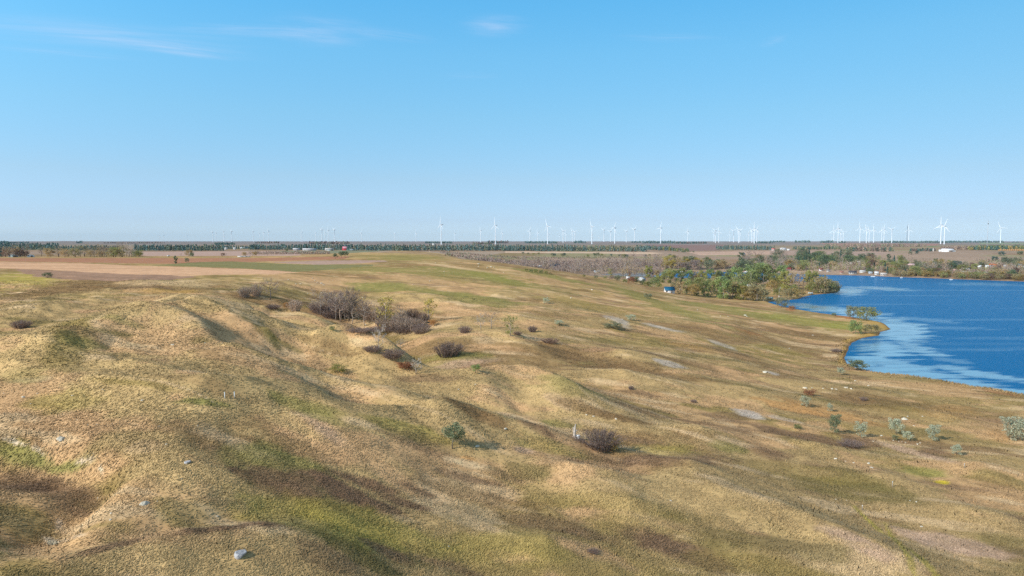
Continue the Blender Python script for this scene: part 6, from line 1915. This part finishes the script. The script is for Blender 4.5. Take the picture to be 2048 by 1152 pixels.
def pole(px, py, hpx, label, lamp=True, ymin=330, r=0.09):
    x, y = locate(px, py, 0, ymin)
    h = hpx * y / F
    o = put("lamp_pole" if lamp else "utility_pole", None, None, None, (x, y, float(height(x, y))), label, "lamp post" if lamp else "utility pole")
    put("shaft", MB().tube([(0, 0, -0.3), (0, 0, h)], [r * 1.3, r], 8).mesh("shaft", True), M_POLEW, o)
    if lamp:
        put("arm", MB().tube([(0, 0, h - 0.15), (0.5, 0, h + 0.05), (1.0, 0, h + 0.08)], [0.05, 0.05, 0.04], 6).mesh("arm"), M_POLEW, o)
        put("lamp_head", MB().tube([(0.8, 0, h + 0.06), (1.1, 0, h + 0.08), (1.5, 0, h + 0.02)], [0.1, 0.2, 0.1], 8).mesh("lamp_head"), M_WHITE, o)
        put("base", MB().tube([(0, 0, -0.2), (0, 0, 0.8)], [0.34, 0.3], 8).mesh("base"), M_WHITE, o)
    else:
        put("crossarm", MB().box(-1.1, 1.1, -0.06, 0.06, h - 0.7, h - 0.55).mesh("crossarm"), M_POLEW, o)


pole(1558, 594, 18, "tall pale lamp pole with a white foot on the point's inner shore", True, r=0.13)
pole(1543.5, 576, 9, "short pale pole beside the camper under the yellow tree", False)
pole(1501.5, 576, 30, "tall utility pole among the trees of the point", False)
pole(1250, 556, 14, "white pole left of the little white house on the rim", False, 330, 0.16)
pole(1081.5, 534, 11, "thin pole rising beside the white camper trailer", False)
pole(1087, 538, 16, "brown utility pole at the edge of the bare wood", False)


def dock(px0, px1, py, label, ymin=700):
    u0, s0 = ray(px0, py)
    y = -CAMZ / s0 * 0.995
    x0, x1 = u0 * y, (px1 - W / 2) / F * y
    o = put("dock", None, None, None, ((x0 + x1) / 2, y, 0.0), label, "dock")
    w = (x1 - x0) / 2
    put("deck", MB().box(-w, w, -1.6, 1.6, 0.75, 1.05).mesh("deck"), M_WHITE, o)
    for k in range(5):
        put("pile", MB().tube([(-w + 0.4 + k * (2 * w - 0.8) / 4, -1.2, -2), (-w + 0.4 + k * (2 * w - 0.8) / 4, -1.2, 0.75)], [0.16, 0.16], 6).mesh("pile"), M_POLEW, o)
    put("boat_lift", MB().box(-w * 0.5, -w * 0.5 + 4, -1.0, 1.0, 1.06, 2.2).box(w * 0.3, w * 0.3 + 5, -1.0, 1.0, 1.06, 2.0).mesh("boat_lift"), M_WHITE, o)


dock(1470, 1500, 545.5, "long white dock with covered lifts before a dark grove")
dock(1353, 1368, 545, "short white dock at the head of the lake arm")


def boat(px, py, wpx, label, onwater=True):
    u, s = ray(px, py)
    y = -CAMZ / s
    x = u * y
    w = wpx * y / F
    o = put("motor_boat", None, None, None, (x, y, 0.0), label, "boat")
    o.rotation_euler = (0, 0, -math.atan2(x, y) + rnd.uniform(-0.3, 0.3))
    st = [(-0.5, 0.16, 0.62), (-0.2, 0.18, 0.62), (0.15, 0.17, 0.68), (0.38, 0.1, 0.78), (0.5, 0.01, 0.9)]
    V = []
    for a, b, c in st:
        V += [(a * w, -b * w, c), (a * w, -b * w * 0.6, -0.3), (a * w, b * w * 0.6, -0.3), (a * w, b * w, c)]
    Q = [(i * 4 + j, i * 4 + 4 + j, i * 4 + 5 + j, i * 4 + 1 + j) for i in range(4) for j in range(3)] + [(i * 4 + 3, i * 4 + 7, i * 4 + 4, i * 4) for i in range(4)]
    put("hull", MB().add(V, [np.array(Q), np.array([(0, 1, 2, 3), (19, 18, 17, 16)])]).mesh("hull"), M_WHITE, o)
    put("canopy", MB().box(-0.3 * w, 0.1 * w, -0.13 * w, 0.13 * w, 1.7, 1.85).mesh("canopy"), M_WHITE, o)
    put("windscreen", MB().box(0.08 * w, 0.11 * w, -0.12 * w, 0.12 * w, 0.64, 1.69).mesh("windscreen"), M_GLASS, o)


boat(1547, 547.2, 9, "white boat moored at the left of the far shore cottages")
boat(1572, 548.5, 6, "small white boat right of another moored boat")
boat(1746, 553.6, 8, "white boat moored below the tall white boathouse")
boat(1803, 556.0, 5, "little white boat right of the pale long cottage")
boat(1902, 559.6, 6, "white boat under the far shore bushes")

bale_me = MB().tube([(-0.75, 0, 0.85), (-0.7, 0, 0.85), (0.7, 0, 0.85), (0.75, 0, 0.85)], [0.8, 0.87, 0.87, 0.8], 16).mesh("hay_bale", True)
M_BALE = plain_mat("straw_bale", (214, 160, 104), 0.95, noise=0.2, scale=3)
for k in range(13):
    px = 1998 + k * 4.2 + rnd.uniform(-.6, .6)
    x, y = locate(px, 501.2, 0, 900)
    o = put("hay_bale", bale_me, M_BALE, None, (x, y, float(height(x, y))), "round straw bale in the row along the far hedge on the right", "bale", None, "straw bales along the far hedge")
    o.scale = (1.5, 1.5, 1.5)
    o.rotation_euler = (0, 0, rnd.uniform(-0.3, 0.3))
